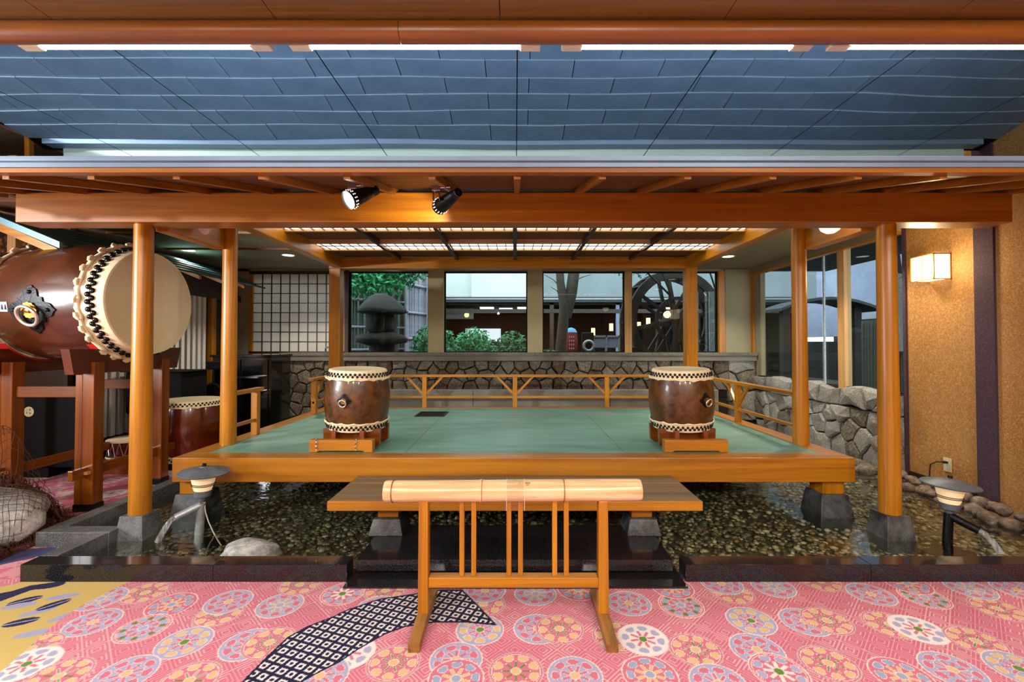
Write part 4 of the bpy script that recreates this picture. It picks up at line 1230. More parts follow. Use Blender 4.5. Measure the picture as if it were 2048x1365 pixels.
stage_drum('left aged brown drum with brass ring on the stage', -1.41, 4.09, 0.03, -0.06, 21)
stage_drum('right aged brown drum with dark ring plate on the stage', 1.488, 4.09, -0.025, 0.42, 31)

# ------- red drum behind the stand
rd = thing('floor_drum', 'glossy red-brown drum on the floor behind the left front column', 'drum', (-3.62, 5.1, 0.14))
Mr = Matrix.Translation((-3.62, 5.1, 0.14 + 0.31))
drum_parts(rd, Mr, 0.62, 0.335, 0.30, 'drum_red', 0.05, 0.011, 50, False, 41, None, 0.006, (0.012, 0.03))
bs = thing('low_platform', 'low pale platform carrying the red-brown floor drum', 'platform', (-3.62, 5.1, 0))
MB().box(-3.98, -3.30, 4.76, 5.44, 0.0, 0.06).build('board', M_('white_paint'), bs, 0.003)
MB().box(-3.94, -3.34, 4.8, 5.4, 0.06, 0.128).build('deck', M_('black_matte'), bs, 0.003)

# ------------------------------------------------------------------ bamboo barrier
ba = thing('bamboo_barrier', 'low timber barrier with a thick bamboo pole on top', 'barrier', (0, 2.31, 0))
YBR = 2.31
nodes = (-0.655, -0.613, -0.165, 0.245, 0.632)
prof = []
R0 = 0.054
pts = []; rad = []
x = nodes[0]
def bz(x): return 0.651 + (x + 0.65) * 0.006
steps = [-0.655, -0.653]
xs_ = []
N_ = 90
for i in range(N_ + 1):
    x = -0.655 + 1.287 * i / N_
    r = R0
    for nd in nodes[1:4]:
        d = abs(x - nd)
        if d < 0.010: r = R0 + 0.0035 * (1 if d > 0.003 else -0.6)
    if i in (0, N_): r = R0 - 0.003
    pts.append((x, YBR, bz(x))); rad.append(r * (1 + 0.012 * math.sin(x * 5)))
bam = MB().path(pts, rad, 32).build('bamboo_pole', M_('bamboo_bar'), ba, smooth=True)
for nd in nodes[1:4]:
    MB().torus(R0 + 0.0005, 0.0025, 32, 6, Matrix.Translation((nd, YBR, bz(nd))) @ Matrix.Rotation(PI / 2, 4, 'Y')).build('node_ring', M_('worn_foot'), bam, smooth='all')
for s in (-1, 1):
    x = s * 0.449 - 0.008
    MB().hexa([(x - 0.026, YBR - 0.03, 0.055), (x + 0.026, YBR - 0.03, 0.055), (x + 0.026, YBR + 0.03, 0.055), (x - 0.026, YBR + 0.03, 0.055),
               (x - 0.023, YBR - 0.028, 0.61), (x + 0.023, YBR - 0.028, 0.61), (x + 0.023, YBR + 0.028, 0.61), (x - 0.023, YBR + 0.028, 0.61)]).build('post', M_('cypress_Z'), ba, 0.003)
    poly = [(2.08, 0.0), (2.15, 0.0), (2.17, 0.006), (2.47, 0.006), (2.49, 0.0), (2.55, 0.0), (2.55, 0.035), (2.47, 0.042), (2.40, 0.058), (2.22, 0.058), (2.17, 0.048), (2.08, 0.038)]
    MB().prism(poly, Matrix(((0, 0, 1, x - 0.026), (1, 0, 0, 0), (0, 1, 0, 0), (0, 0, 0, 1))), 0.052).build('foot', M_('worn_foot'), ba)
MB().box(-0.43, 0.415, YBR - 0.028, YBR + 0.028, 0.182, 0.232).build('lower_rail', M_('cypress_X'), ba, 0.003)
for px0 in (925, 948.5, 1018, 1041, 1108.5, 1131.5):
    x = (px0 - CXP) * YBR / FPX
    MB().box(x - 0.012, x + 0.012, YBR - 0.012, YBR + 0.012, 0.232, 0.605).build('slat', M_('cypress_Z'), ba, 0.002)
ac = thing('acrylic_sign_holder', 'clear acrylic sheet saddled over the bamboo pole', 'sign holder', (0, YBR, 0.6))
x0, x1 = (1013.5 - CXP) * YBR / FPX, (1048.5 - CXP) * YBR / FPX
prof = [(-0.0585, -0.075)] + [(-0.0585 * math.cos(a), 0.0585 * math.sin(a)) for a in np.linspace(0, PI, 15)] + [(0.0585, -0.02)]
mb = MB()
for xx in (x0, x1):
    for (dy, dz) in prof: mb.v.append((xx, YBR + dy, 0.652 + dz))
n = len(prof)
for i in range(n - 1): mb.f.append((i, i + 1, n + i + 1, n + i))
o = mb.build('sheet', M_('clear_acrylic'), ac, smooth='all')
for xx in (x0, x1):
    mb = MB().path([(xx, YBR + dy * 1.03, 0.652 + dz * 1.03) for dy, dz in prof], 0.0009, 5)
    mb.build('edge', M_('white_plastic'), ac)
MB().box(x0 - 0.012, x0, YBR - 0.062, YBR - 0.059, 0.575, 0.6).build('tab', M_('clear_acrylic'), ac)
mb = MB()
rs = np.random.RandomState(9)
def bsurf(x, a): return Vector((x, YBR - math.cos(a) * (R0 + 0.0012), bz(x) + math.sin(a) * (R0 + 0.0012)))
for a, cells in ((1.05, (0, 8, 9.2, 10.4, 11.6, 12.8, 14, 15.2)), (0.93, (0, 9, 10, 11, 12, 13.4, 14.4)), (0.78, (9.5, 10.6, 11.8, 13))):
    for c_ in cells:
        xx = 0.024 + c_ * 0.0034
        p = bsurf(xx, a); w_ = 0.0012 + rs.uniform(0, .0006)
        mb.bar(bsurf(xx - w_, a), bsurf(xx + w_, a), 0.0006, 0.0035 if a > 1 else 0.002, up=(0, math.sin(a), math.cos(a)))
mb.build('pole_lettering', M_('black_iron'), bam)

# ------------------------------------------------------------------ pond lanterns
def lantern(label, x, y, zh, lean, spout_dir, lit):
    t = thing('pond_lantern', label, 'lantern', (x, y, -0.09), group='lantern fountains in the pond')
    top = Vector((x + lean[0], y + lean[1], zh))
    ax = Vector((lean[0] * 0.55, lean[1] * 0.55, 0.36)).normalized()
    base = Vector((x, y, -0.09))
    nk = base + (top - base) * 0.60
    MB().tube(base, nk, 0.031, 0.027, 14).build('stem', M_('galvanised' if lit else 'black_iron'), t, smooth=True)
    Mt = frame_to(ax, top)
    MB().lathe([(0.022, -0.20), (0.03, -0.175), (0.055, -0.165), (0.06, -0.125), (0.052, -0.122)], 24, Mt).build('collar', M_('grey_metal'), t, smooth=True)
    sh = MB().lathe([(0.055, -0.124), (0.066, -0.09), (0.074, -0.05), (0.083, -0.008), (0.07, -0.002)], 28, Mt).build('lamp_shade', M_('lantern_glow'), t, smooth=True)
    for zz in (-0.075, -0.086):
        MB().torus(0.0705 + (zz + 0.086) * 0.2, 0.0028, 28, 6, Mt @ Matrix.Translation((0, 0, zz))).build('shade_band', M_('black_iron'), sh)
    hat = MB().lathe([(0.0, 0.001), (0.09, 0.0), (0.160, -0.004), (0.165, 0.004), (0.158, 0.012), (0.10, 0.024), (0.095, 0.03), (0.05, 0.038), (0.03, 0.042), (0.026, 0.048), (0.0, 0.05)], 40, Mt, close=False)
    ho = hat.build('hat', M_('grey_metal'), t, smooth=True)
    MB().lathe([(0.014, 0.046), (0.013, 0.066), (0.0, 0.068)], 12, Mt, close=False).build('knob', M_('black_iron'), ho, smooth=True)
    MB().lathe([(0.001, -0.088), (0.16, -0.085), (0.15, -0.06), (0.06, -0.05), (0.001, -0.05)], 28, Matrix.Translation((x, y, 0)) @ Matrix.Diagonal((1.15, 0.8, 1, 1)), close=False).build('base', M_('black_iron'), t, smooth=True)
    d = Vector(spout_dir).normalized()
    s0 = nk - Vector((0, 0, 0.015)); s1 = s0 + d * 0.15 + Vector((0, 0, -0.06))
    MB().tube(s0, s1, 0.027, 0.026, 14, caps=False).build('spout', M_('galvanised' if lit else 'black_iron'), t, smooth=True)
    MB().tube(s1 - d * 0.02 + Vector((0, 0, 0.008)), s1 - d * 0.018 + Vector((0, 0, 0.007)), 0.0255, 0.0255, 14).build('spout_bore', M_('black_matte'), t)
    pts = []; rad = []
    for i in range(14):
        q = i / 13; pts.append(s1 + d * (0.10 * q) + Vector((0, 0, -(s1.z - ZWAT) * q ** 1.7))); rad.append(0.017 + 0.004 * q)
    w = MB().path(pts, rad, 10).build('water_jet', M_('water_jet'), t, smooth=True)
    return t, nk
t, nk = lantern('left pond lantern with grey hat and water spout', -2.30, 3.33, 0.455, (0.035, 0.0), (-0.85, -0.55, 0), True)
pts = [nk + Vector((0.02, 0, 0.0))]
for q in (0.2, 0.4, 0.6, 0.8, 1.0): pts.append(nk + Vector((0.02 + 0.16 * q ** 1.6, -0.02 * q, -0.33 * q)))
MB().path(pts, 0.004, 8).build('cable', M_('cable_grey'), t, smooth=True)
t, nk = lantern('right pond lantern with grey hat near the tan wall', 3.03, 3.22, 0.40, (0.03, 0.0), (0.6, -0.8, 0), False)

# ------------------------------------------------------------------ rocks
def rock(name, label, c, s, mat, seed, group=None, cat='rock', flat=1.0):
    random.seed(seed)
    bm = bmesh.new(); bmesh.ops.create_icosphere(bm, subdivisions=3, radius=1.0)
    rs = np.random.RandomState(seed); ph = np.concatenate([rs.uniform(-1.5, 1.5, (5, 3)), rs.uniform(-3.5, 3.5, (5, 3))]); am = np.concatenate([rs.uniform(0.04, 0.12, 5), rs.uniform(0.015, 0.045, 5)])
    vv = []
    for v in bm.verts:
        k = 1 + sum(a * math.sin(2.2 * (v.co.x * p[0] + v.co.y * p[1] + v.co.z * p[2]) + 5 * p[0]) for a, p in zip(am, ph))
        vv.append(Vector((c[0] + v.co.x * s[0] * k, c[1] + v.co.y * s[1] * k, c[2] + v.co.z * s[2] * k)))
    ff = [tuple(l.vert.index for l in f.loops) for f in bm.faces]; bm.free()
    mb = MB().add(vv, ff)
    o = mb.build(name, M_(mat), None, smooth='all')
    return tag(o, label, cat, group)
rock('pond_stone', 'flat pale boulder rising from the pond, left of the steps', (-1.76, 3.08, -0.01), (0.2, 0.13, 0.085), 'boulder', 4)
rs = np.random.RandomState(8)
ORD = ('first', 'second', 'third', 'fourth', 'fifth', 'sixth', 'seventh', 'eighth', 'ninth', 'tenth', 'eleventh', 'twelfth', 'thirteenth')
k = 0
for i in range(13):
    q = i / 12
    y = 4.72 - q * 1.35; x = 3.86 + 0.03 * math.sin(i * 1.7)
    for row in range(2):
        sx = rs.uniform(0.045, 0.072)
        rock('edge_rock', 'brown edge rock below the tan wall, %s from far end, %s row' % (ORD[i], ('upper', 'lower')[row]), (x - row * 0.11 + rs.uniform(-.02, .02), y + rs.uniform(-.03, .03) - row * 0.04, 0.03 + (0.045 if row == 0 else 0.0)),
             (sx, sx * rs.uniform(.8, 1.2), sx * rs.uniform(.6, .8)), 'pink_stone', 100 + k, 'rocks edging the pond below the tan wall'); k += 1
for i in range(5):
    rock('wall_foot_rock', 'angular grey rock in the water under the stone wall, %s from the wallpaper' % ORD[i], (3.8 + 0.07 * math.sin(i * 2.1), 4.95 + i * 0.24, 0.03), (0.12, 0.09, 0.06), 'stone_mid', 300 + i, 'rocks at the foot of the side stone wall')

# ------------------------------------------------------------------ spotlights
def spotlight(label, pf, pb, R, hang, lit):
    t = thing('spotlight', label, 'spotlight', tuple(hang), group='black spotlights clamped to the rafters')
    ax = (pf - pb); L = ax.length; M = frame_to(ax, pb)
    MB().lathe([(R * .52, -0.03), (R * .56, 0.0), (R * .54, 0.012), (R * .62, 0.02), (R * 1.0, L), (R * .96, L), (R * .58, 0.03)], 28, M, close=False).build('shade', M_('black_iron'), t, smooth=True)
    MB().lathe([(R * .50, -0.03), (0.001, -0.032)], 28, M, close=False).build('rear_cap', M_('black_matte'), t)
    MB().lathe([(R * .92, L - 0.012), (0.001, L - 0.012)], 28, M, close=False).build('bulb_face', M_('spot_glow'), t)
    sl_ = MB()
    for i in range(16):
        a = 2 * PI * i / 16
        for zz, rr in ((L - 0.018, R * 0.965), (L - 0.03, R * 0.925)):
            p = M @ Vector((rr * 1.02 * math.cos(a), rr * 1.02 * math.sin(a), zz)); 
            sl_.ico(p, 0.0036, 1)
    o = sl_.build('vent_slots', M_('slot_glow'), t); o['kind'] = 'stuff'
    mid = pb + ax * 0.18
    MB().path([mid, (mid + hang) / 2 + Vector((0.01, 0, 0.0)), hang], 0.006, 8).build('swivel_arm', M_('grey_metal'), t)
    for dx in (-0.018, 0.018):
        MB().box(hang.x - 0.05 + dx - 0.003, hang.x - 0.05 + dx + 0.003, hang.y - 0.012, hang.y + 0.012, hang.z - 0.075, hang.z + 0.01).build('clamp_jaw', M_('chrome'), t)
    MB().box(hang.x - 0.075, hang.x - 0.025, hang.y - 0.014, hang.y + 0.014, hang.z - 0.02, hang.z + 0.012).build('clamp_body', M_('chrome'), t, 0.002)
    MB().tube((hang.x - 0.03, hang.y, hang.z), (hang.x + 0.03, hang.y, hang.z + 0.004), 0.005, n=8).build('clamp_bolt', M_('chrome'), t)
    # lamp's own light
    d = bpy.data.lights.new('spotlight_bulb', 'SPOT'); d.energy = lit; d.spot_size = math.radians(75); d.spot_blend = 0.6; d.color = (1, 0.9, 0.75); d.shadow_soft_size = 0.03
    lo = bpy.data.objects.new('spotlight_bulb', d); COL.objects.link(lo)
    lo.matrix_world = Matrix.Translation(pf + ax.normalized() * 0.01) @ (-ax).to_track_quat('Z', 'Y').to_matrix().to_4x4()
    return t
f1, b1 = P(696, 401, 2.62), P(745, 383, 2.74)
spotlight('left black spotlight with bright open face under the eave', f1, b1, 0.056, P(722, 372, 2.72) + Vector((0, 0, 0.0)), 30)
f2, b2 = P(879, 414, 2.82), P(912, 388, 2.62)
spotlight('right black spotlight turned towards the stage under the eave', f2, b2, 0.05, P(890, 376, 2.68), 35)
ws = thing('small_spotlight', 'small white spotlight behind the front beam near the left column', 'spotlight', tuple(P(412, 448, 3.7)))
pf_, pb_ = P(404, 459, 3.66), P(422, 450, 3.74)
Ms = frame_to(pf_ - pb_, pb_)
MB().lathe([(0.02, 0), (0.035, 0.02), (0.05, 0.09), (0.047, 0.09)], 20, Ms, close=True).build('shade', M_('white_plastic'), ws, smooth=True)
MB().tube(pb_, pb_ + Vector((0, 0, 0.17)), 0.006, n=8).build('stem', M_('white_plastic'), ws)
gl = thing('globe_lamp', 'round glowing globe lamp below the right end of the front beam', 'lamp', (2.45, 3.5, 2.35))
MB().lathe([(0.001, -0.085), (0.03, -0.08), (0.062, -0.058), (0.08, -0.02), (0.083, 0.01)], 28, Matrix.Translation((2.45, 3.52, 2.335)), close=False).build('glass_shade', M_('globe_light'), gl, smooth='all')
MB().lathe([(0.09, 0.01), (0.09, 0.03), (0.02, 0.035)], 28, Matrix.Translation((2.45, 3.52, 2.335))).build('rim', M_('white_plastic'), gl, smooth=True)
MB().tube((2.45, 3.52, 2.365), (2.45, 3.52, 2.59), 0.008, n=8).build('stem', M_('white_plastic'), gl)

# wall lamp
wl = thing('wall_lamp', 'glowing paper box lamp on the tan wall', 'wall lamp', (XW, 4.38, 2.12))
lx0, ly0, ly1, lz0, lz1 = 3.93, 4.26, 4.515, 2.0, 2.245
MB().box(lx0 + 0.008, XW, ly0 + 0.008, ly1 - 0.008, lz0 + 0.008, lz1 - 0.008).build('lamp_shade', M_('wall_lamp_shade'), wl)
for (y, x) in ((ly0, lx0), (ly1 - 0.01, lx0), (ly0, XW - 0.01), (ly1 - 0.01, XW - 0.01)):
    MB().box(x, x + 0.01, y, y + 0.01, lz0, lz1).build('frame_post', M_('cypress_Z'), wl)
for z in (lz0, lz1 - 0.008):
    MB().box(lx0, XW, ly0 + 0.0, ly0 + 0.009, z, z + 0.008).build('frame_rail', M_('cypress_X'), wl)
    MB().box(lx0, lx0 + 0.009, ly0, ly1, z, z + 0.008).build('frame_rail', M_('cypress_Y'), wl)
for y in (ly0 + 0.12,):
    MB().box(lx0 + 0.003, lx0 + 0.009, y, y + 0.006, lz0, lz1).build('muntin', M_('cypress_Z'), wl)
pl_ = bpy.data.lights.new('wall_lamp_bulb', 'POINT'); pl_.energy = 20; pl_.color = (1, 0.75, 0.42); pl_.shadow_soft_size = 0.09
po = bpy.data.objects.new('wall_lamp_bulb', pl_); po.location = (3.85, 4.3, 2.12); COL.objects.link(po)
# outlet
ou = thing('wall_outlet', 'cream power outlet with plugged black cable low on the tan wall', 'outlet', (XW, 4.33, 0.245))
MB().box(XW - 0.008, XW, 4.29, 4.37, 0.18, 0.31).build('cover_plate', M_('cream_plastic'), ou, 0.003)
MB().box(XW - 0.011, XW - 0.008, 4.312, 4.348, 0.205, 0.285).build('socket', M_('white_plastic'), ou)
MB().box(XW - 0.045, XW - 0.01, 4.315, 4.345, 0.26, 0.28).build('plug', M_('cable_black'), ou, 0.003)
pts = [(XW - 0.045, 4.33, 0.27), (XW - 0.09, 4.35, 0.27), (XW - 0.13, 4.37, 0.24), (XW - 0.14, 4.37, 0.16), (XW - 0.17, 4.33, 0.06)]
MB().path(pts, 0.006, 8).build('cable', M_('cable_black'), ou, smooth=True)
# downlights
def downlight(label, x, y, z=ZA):
    t = thing('downlight', label, 'downlight', (x, y, z - 0.01), group='recessed aisle downlights')
    Mx = Matrix.Translation((x, y, z))
    MB().lathe([(0.075, -0.002), (0.095, -0.008), (0.098, -0.001)], 28, Mx, close=False).build('trim_ring', M_('white_plastic'), t, smooth=True)
    MB().lathe([(0.076, -0.004), (0.001, -0.004)], 28, Mx, close=False).build('lens', M_('downlight_glow'), t)
    d = bpy.data.lights.new('downlight_bulb', 'SPOT'); d.energy = 150; d.spot_size = math.radians(120); d.spot_blend = 0.5; d.color = (1, 0.88, 0.7); d.shadow_soft_size = 0.06
    o = bpy.data.objects.new('downlight_bulb', d); o.location = (x, y, z - 0.02); COL.objects.link(o)
downlight('round recessed downlight above the floor drum in the left aisle', -4.5, 6.25)
downlight('round recessed downlight before the paper screen', -3.3, 6.6)
downlight('round recessed downlight in the right aisle', 3.15, 6.7)
downlight('round recessed downlight in the right aisle near the wallpaper', 3.4, 5.0)

# ------------------------------------------------------------------ left side: paper screen, lean-to booth
sh = thing('paper_screen', 'large gridded white paper screen left of the garden windows', 'screen', (-3.4, YB, 1.25))
SX0, SX1, SZ0, SZ1 = bx_(505), bx_(688), 1.235, 2.59
MB().box(SX0, SX1, YB + 0.02, YB + 0.026, SZ0, SZ1).build('paper', M_('screen_paper'), sh)
MB().box(SX0 - 0.05, SX0, YB - 0.02, YB + 0.05, SZ0, SZ1 + 0.04).build('stile', M_('cypress_Z'), sh)
MB().box(SX1, SX1 + 0.02, YB - 0.02, YB + 0.05, SZ0, SZ1 + 0.04).build('stile', M_('cypress_Z'), sh)
MB().box(SX0 - 0.05, SX1 + 0.02, YB - 0.02, YB + 0.05, SZ1, SZ1 + 0.05).build('head_rail', M_('dark_wood_X'), sh)
MB().box(SX0 - 0.05, SX1 + 0.02, YB - 0.02, YB + 0.05, SZ0 - 0.02, SZ0 + 0.02).build('bottom_rail', M_('dark_wood_X'), sh)
for i in range(1, 10):
    x = SX0 + (SX1 - SX0) * i / 10
    MB().box(x - 0.007, x + 0.007, YB + 0.004, YB + 0.02, SZ0 + 0.02, SZ1).build('vertical_bar', M_('dark_wood_Z'), sh)
for i in range(1, 8):
    z = SZ0 + 0.02 + (SZ1 - SZ0 - 0.02) * i / 8
    MB().box(SX0, SX1, YB + 0.008, YB + 0.019, z - 0.007, z + 0.007).build('horizontal_bar', M_('dark_wood_X'), sh)
MB().box(-4.65, -3.96, YB - 0.1, YB + 0.05, 1.17, 1.213).build('trim_10', M_('dark_wood_X'))
tag(bpy.data.objects['trim_10'], 'dark sill board below the paper screen', 'sill', kind='structure')
hd = thing('ledge_handle', 'small dark metal handle standing on the granite ledge', 'handle', (-3.12, YB - 0.12, 1.235))
MB().path([(-3.22, YB - 0.12, 1.235), (-3.22, YB - 0.12, 1.30), (-3.2, YB - 0.12, 1.325), (-3.06, YB - 0.12, 1.325), (-3.04, YB - 0.12, 1.30), (-3.04, YB - 0.12, 1.235)], 0.013, 8).build('grip', M_('grey_metal'), hd, smooth=True)

# lean-to booth on the left: teal roof, slatted wall
XB = -4.78
lt = thing('lean_to_roof', 'dark teal stepped metal roof of the booth in the left aisle', 'roof', (-4.3, 5.4, 2.24))
ex, ez, sl_, ya, yb_ = -3.90, 2.245, 0.42, 3.9, 7.1
for i in range(6):
    xa = ex - i * 0.14; xb = xa - 0.16
    za, zb = ez + i * 0.14 * sl_, ez + (i * 0.14 + 0.16) * sl_
    MB().hexa([(xb, ya, zb - 0.006), (xa, ya, za), (xa, yb_, za), (xb, yb_, zb - 0.006), (xb, ya, zb + 0.004), (xa, ya, za + 0.02), (xa, yb_, za + 0.02), (xb, yb_, zb + 0.004)]).build('roof_sheet', M_('teal_metal'), lt, 0.002)
MB().hexa([(ex - 0.88, ya - 0.03, ez + .88 * sl_ - 0.035), (ex + .01, ya - 0.03, ez - 0.035), (ex + .01, ya, ez - 0.035), (ex - 0.88, ya, ez + .88 * sl_ - 0.035),
           (ex - 0.88, ya - 0.03, ez + .88 * sl_ + 0.02), (ex + .01, ya - 0.03, ez + 0.02), (ex + .01, ya, ez + 0.02), (ex - 0.88, ya, ez + .88 * sl_ + 0.02)]).build('verge_flashing', M_('teal_light'), lt)
MB().hexa([(ex - 0.86, ya + 0.01, ez + .86 * sl_ - 0.11), (ex - .05, ya + 0.01, ez - 0.09), (ex - .05, ya + 0.04, ez - 0.09), (ex - 0.86, ya + 0.04, ez + .86 * sl_ - 0.11),
           (ex - 0.86, ya + 0.01, ez + .86 * sl_ - 0.036), (ex - .05, ya + 0.01, ez - 0.028), (ex - .05, ya + 0.04, ez - 0.028), (ex - 0.86, ya + 0.04, ez + .86 * sl_ - 0.036)]).build('barge_board', M_('cypress_X'), lt)
for y in np.arange(4.3, 7.0, 0.45):
    MB().hexa([(ex - 0.86, y, ez + .86 * sl_ - 0.07), (ex - .03, y, ez - 0.05), (ex - .03, y + 0.04, ez - 0.05), (ex - 0.86, y + 0.04, ez + .86 * sl_ - 0.07),
               (ex - 0.86, y, ez + .86 * sl_ - 0.02), (ex - .03, y, ez - 0.005), (ex - .03, y + 0.04, ez - 0.005), (ex - 0.86, y + 0.04, ez + .86 * sl_ - 0.02)]).build('rafter', M_('cypress_X'), lt)
bo = thing('booth_wall', 'slatted white and dark booth wall under the teal roof', 'wall', (XB, 5.8, 0), kind='structure')
MB().box(XB - 0.06, XB - 0.02, 5.1, YB - 0.002, 0.0, 2.5).build('back_panel', M_('dark_wood_Z'), bo)
bpost = thing('booth_post', 'slim pale timber post carrying the front of the teal roof', 'post', (-4.89, 4.43, 0))
MB().box(-4.93, -4.85, 4.4, 4.46, 0.0, 2.6).build('shaft', M_('pale_wood_Z'), bpost)
MB().box(XB - 0.02, XB + 0.05, 5.1, YB - 0.01, 2.1, 2.2).build('head_rail', M_('dark_wood_Y'), bo)
y = 5.15
while y < 7.02:
    MB().box(XB - 0.02, XB + 0.02, y, y + 0.062, 0.3, 2.1).build('slat', M_('white_paint'), bo); y += 0.112
MB().box(XB - 0.02, XB + 0.05, 7.10, 7.2, 0.0, 2.1).build('jamb', M_('cypress_Z'), bo)
lp = thing('wall_leaf_panel', 'brown wallpaper panel with golden leaves at the left edge', 'wallpaper', (-5.6, 5.0, 1.2), kind='structure')
MB().box(-6.4, -4.9, 5.0, 5.05, 1.62, 2.9).build('leaf_panel', M_('leaf_wallpaper'), lp)
MB().box(-6.4, -4.9, 4.99, 5.05, 0.0, 1.62).build('dado_panel', M_('dark_wood_Z'), lp)
MB().box(-6.4, -5.6, 4.97, 4.998, 1.45, 2.02).build('light_shelf', M_('lamp_glow_warm'), lp)

# black furniture behind the drum
cb = thing('black_cabinet', 'tall glossy black cabinet in front of the paper screen', 'cabinet', (-3.65, 6.5, 0))
MB().box(-4.22, -3.40, 6.35, 6.9, 0.0, 1.20).build('body', M_('black_lacquer'), cb, 0.004)
MB().box(-4.24, -3.38, 6.32, 6.92, 1.20, 1.235).build('top', M_('black_lacquer'), cb, 0.004)
for x0, x1 in ((-4.18, -3.82), (-3.80, -3.44)):
    d = MB().box(x0, x1, 6.33, 6.348, 0.08, 0.70).build('door', M_('black_lacquer'), cb, 0.003)
    MB().box(x0, x1, 6.33, 6.348, 0.73, 1.17).build('drawer_front', M_('black_lacquer'), cb, 0.003)
MB().box(-3.9, -3.5, 6.2, 6.33, 0.92, 0.94).build('shelf', M_('chrome'), cb)
MB().box(-3.9, -3.5, 6.2, 6.33, 0.72, 0.735).build('shelf', M_('chrome'), cb)
mn = thing('round_head_stand', 'black round-headed stand beside the slatted wall', 'stand', (-4.05, 6.12, 0))
MB().tube((-4.05, 6.12, 0.0), (-4.05, 6.12, 1.1), 0.018, n=12).build('pole', M_('black_iron'), mn)
MB().lathe([(0.13, -0.02), (0.15, 0.0), (0.13, 0.02)], 24, Matrix.Translation((-4.03, 6.08, 0.72)) @ Matrix.Rotation(PI / 2, 4, 'X')).build('disc', M_('black_matte'), mn, smooth=True)
MB().box(-4.12, -3.98, 6.07, 6.17, 1.05, 1.15).build('head', M_('black_matte'), mn, 0.01)
MB().lathe([(0.16, 0.0), (0.15, 0.02), (0.02, 0.03)], 24, Matrix.Translation((-4.05, 6.12, 0.0))).build('base', M_('black_iron'), mn, smooth=True)
sk = thing('black_case', 'large black case with a round cream sticker behind the drum stand', 'case', (-4.6, 4.8, 0))
MB().box(-5.25, -4.45, 4.70, 4.74, 0.12, 0.84).build('panel', M_('black_matte'), sk, 0.006)
MB().box(-5.25, -4.84, 4.745, 4.95, 0.0, 0.8).build('body', M_('black_matte'), sk, 0.01)
Mst = Matrix.Translation((P(58, 824, 4.698))) @ Matrix.Rotation(PI / 2, 4, 'X')
so = MB().lathe([(0.052, 0.0), (0.052, 0.003), (0.001, 0.0032)], 28, Mst).build('sticker', M_('cream_plastic'), sk)
mk = MB()
for (a, b_, c_, d_) in ((-0.02, -0.01, 0.004, 0.03), (0.012, 0.02, 0.006, 0.02), (0.014, -0.015, 0.008, 0.016), (-0.02, 0.02, 0.004, 0.008)):
    mk.prism([(a, b_ - d_ / 2), (a + c_ * 1.6, b_), (a, b_ + d_ / 2), (a - c_, b_)], Mst @ Matrix.Translation((0, 0, 0.0033)), 0.0008)
mk.build('sticker_print', M_('leaf_2'), so)
am = thing('cloth_covered_box', 'black box covered in cloth behind the great drum stand', 'box', (-4.4, 5.6, 0))
MB().box(-4.66, -3.98, 5.45, 5.9, 0.55, 1.05).build('body', M_('black_matte'), am, 0.02)
MB().box(-4.62, -4.02, 5.5, 5.85, 0.0, 0.55).build('table', M_('dark_wood_Z'), am, 0.006)
MB().box(-4.70, -3.95, 5.42, 5.93, 1.05, 1.06).build('cloth_top', M_('black_matte'), am)
pp = thing('paper_stack', 'stack of pale papers on a low shelf behind the drum stand', 'papers', (-4.1, 5.2, 0.35))
for i in range(5):
    MB().box(-4.28 + 0.01 * (i % 2), -3.98 + 0.008 * (i % 3), 5.24, 5.40, 0.36 + i * 0.035, 0.39 + i * 0.035).build('bundle', M_('paper'), pp)
MB().box(-4.34, -3.94, 5.22, 5.42, 0.0, 0.36).build('shelf_box', M_('dark_wood_X'), pp)
tr = thing('rope_drum', 'small rope-tuned drum lying low behind the stand', 'drum', (-4.19, 4.99, 0.0))
Mq = Matrix.Translation((-4.19, 4.99, 0.27))
MB().lathe([(0.16, -0.07), (0.165, 0), (0.16, 0.07)], 32, Mq).build('body', M_('drum_red'), tr, smooth=True)
for s in (-1, 1):
    MB().lathe([(0.21, s * 0.075), (0.215, s * 0.09), (0.2, s * 0.1), (0.001, s * 0.1)], 32, Mq, close=False).build('drum_head', M_('hide'), tr, smooth=True)
rp = MB()
for i in range(16):
    a = 2 * PI * i / 16; b_ = a + PI / 16
    rp.tube(Mq @ Vector((0.2 * math.cos(a), 0.2 * math.sin(a), -0.08)), Mq @ Vector((0.2 * math.cos(b_), 0.2 * math.sin(b_), 0.08)), 0.005, n=6)
    rp.tube(Mq @ Vector((0.2 * math.cos(b_), 0.2 * math.sin(b_), 0.08)), Mq @ Vector((0.2 * math.cos(b_ + PI / 16), 0.2 * math.sin(b_ + PI / 16), -0.08)), 0.005, n=6)
rp.build('tension_rope', M_('chrome'), tr)
MB().box(-4.42, -3.99, 4.86, 5.12, 0.0, 0.165).build('low_stand', M_('redwood_X'), tr, 0.004)

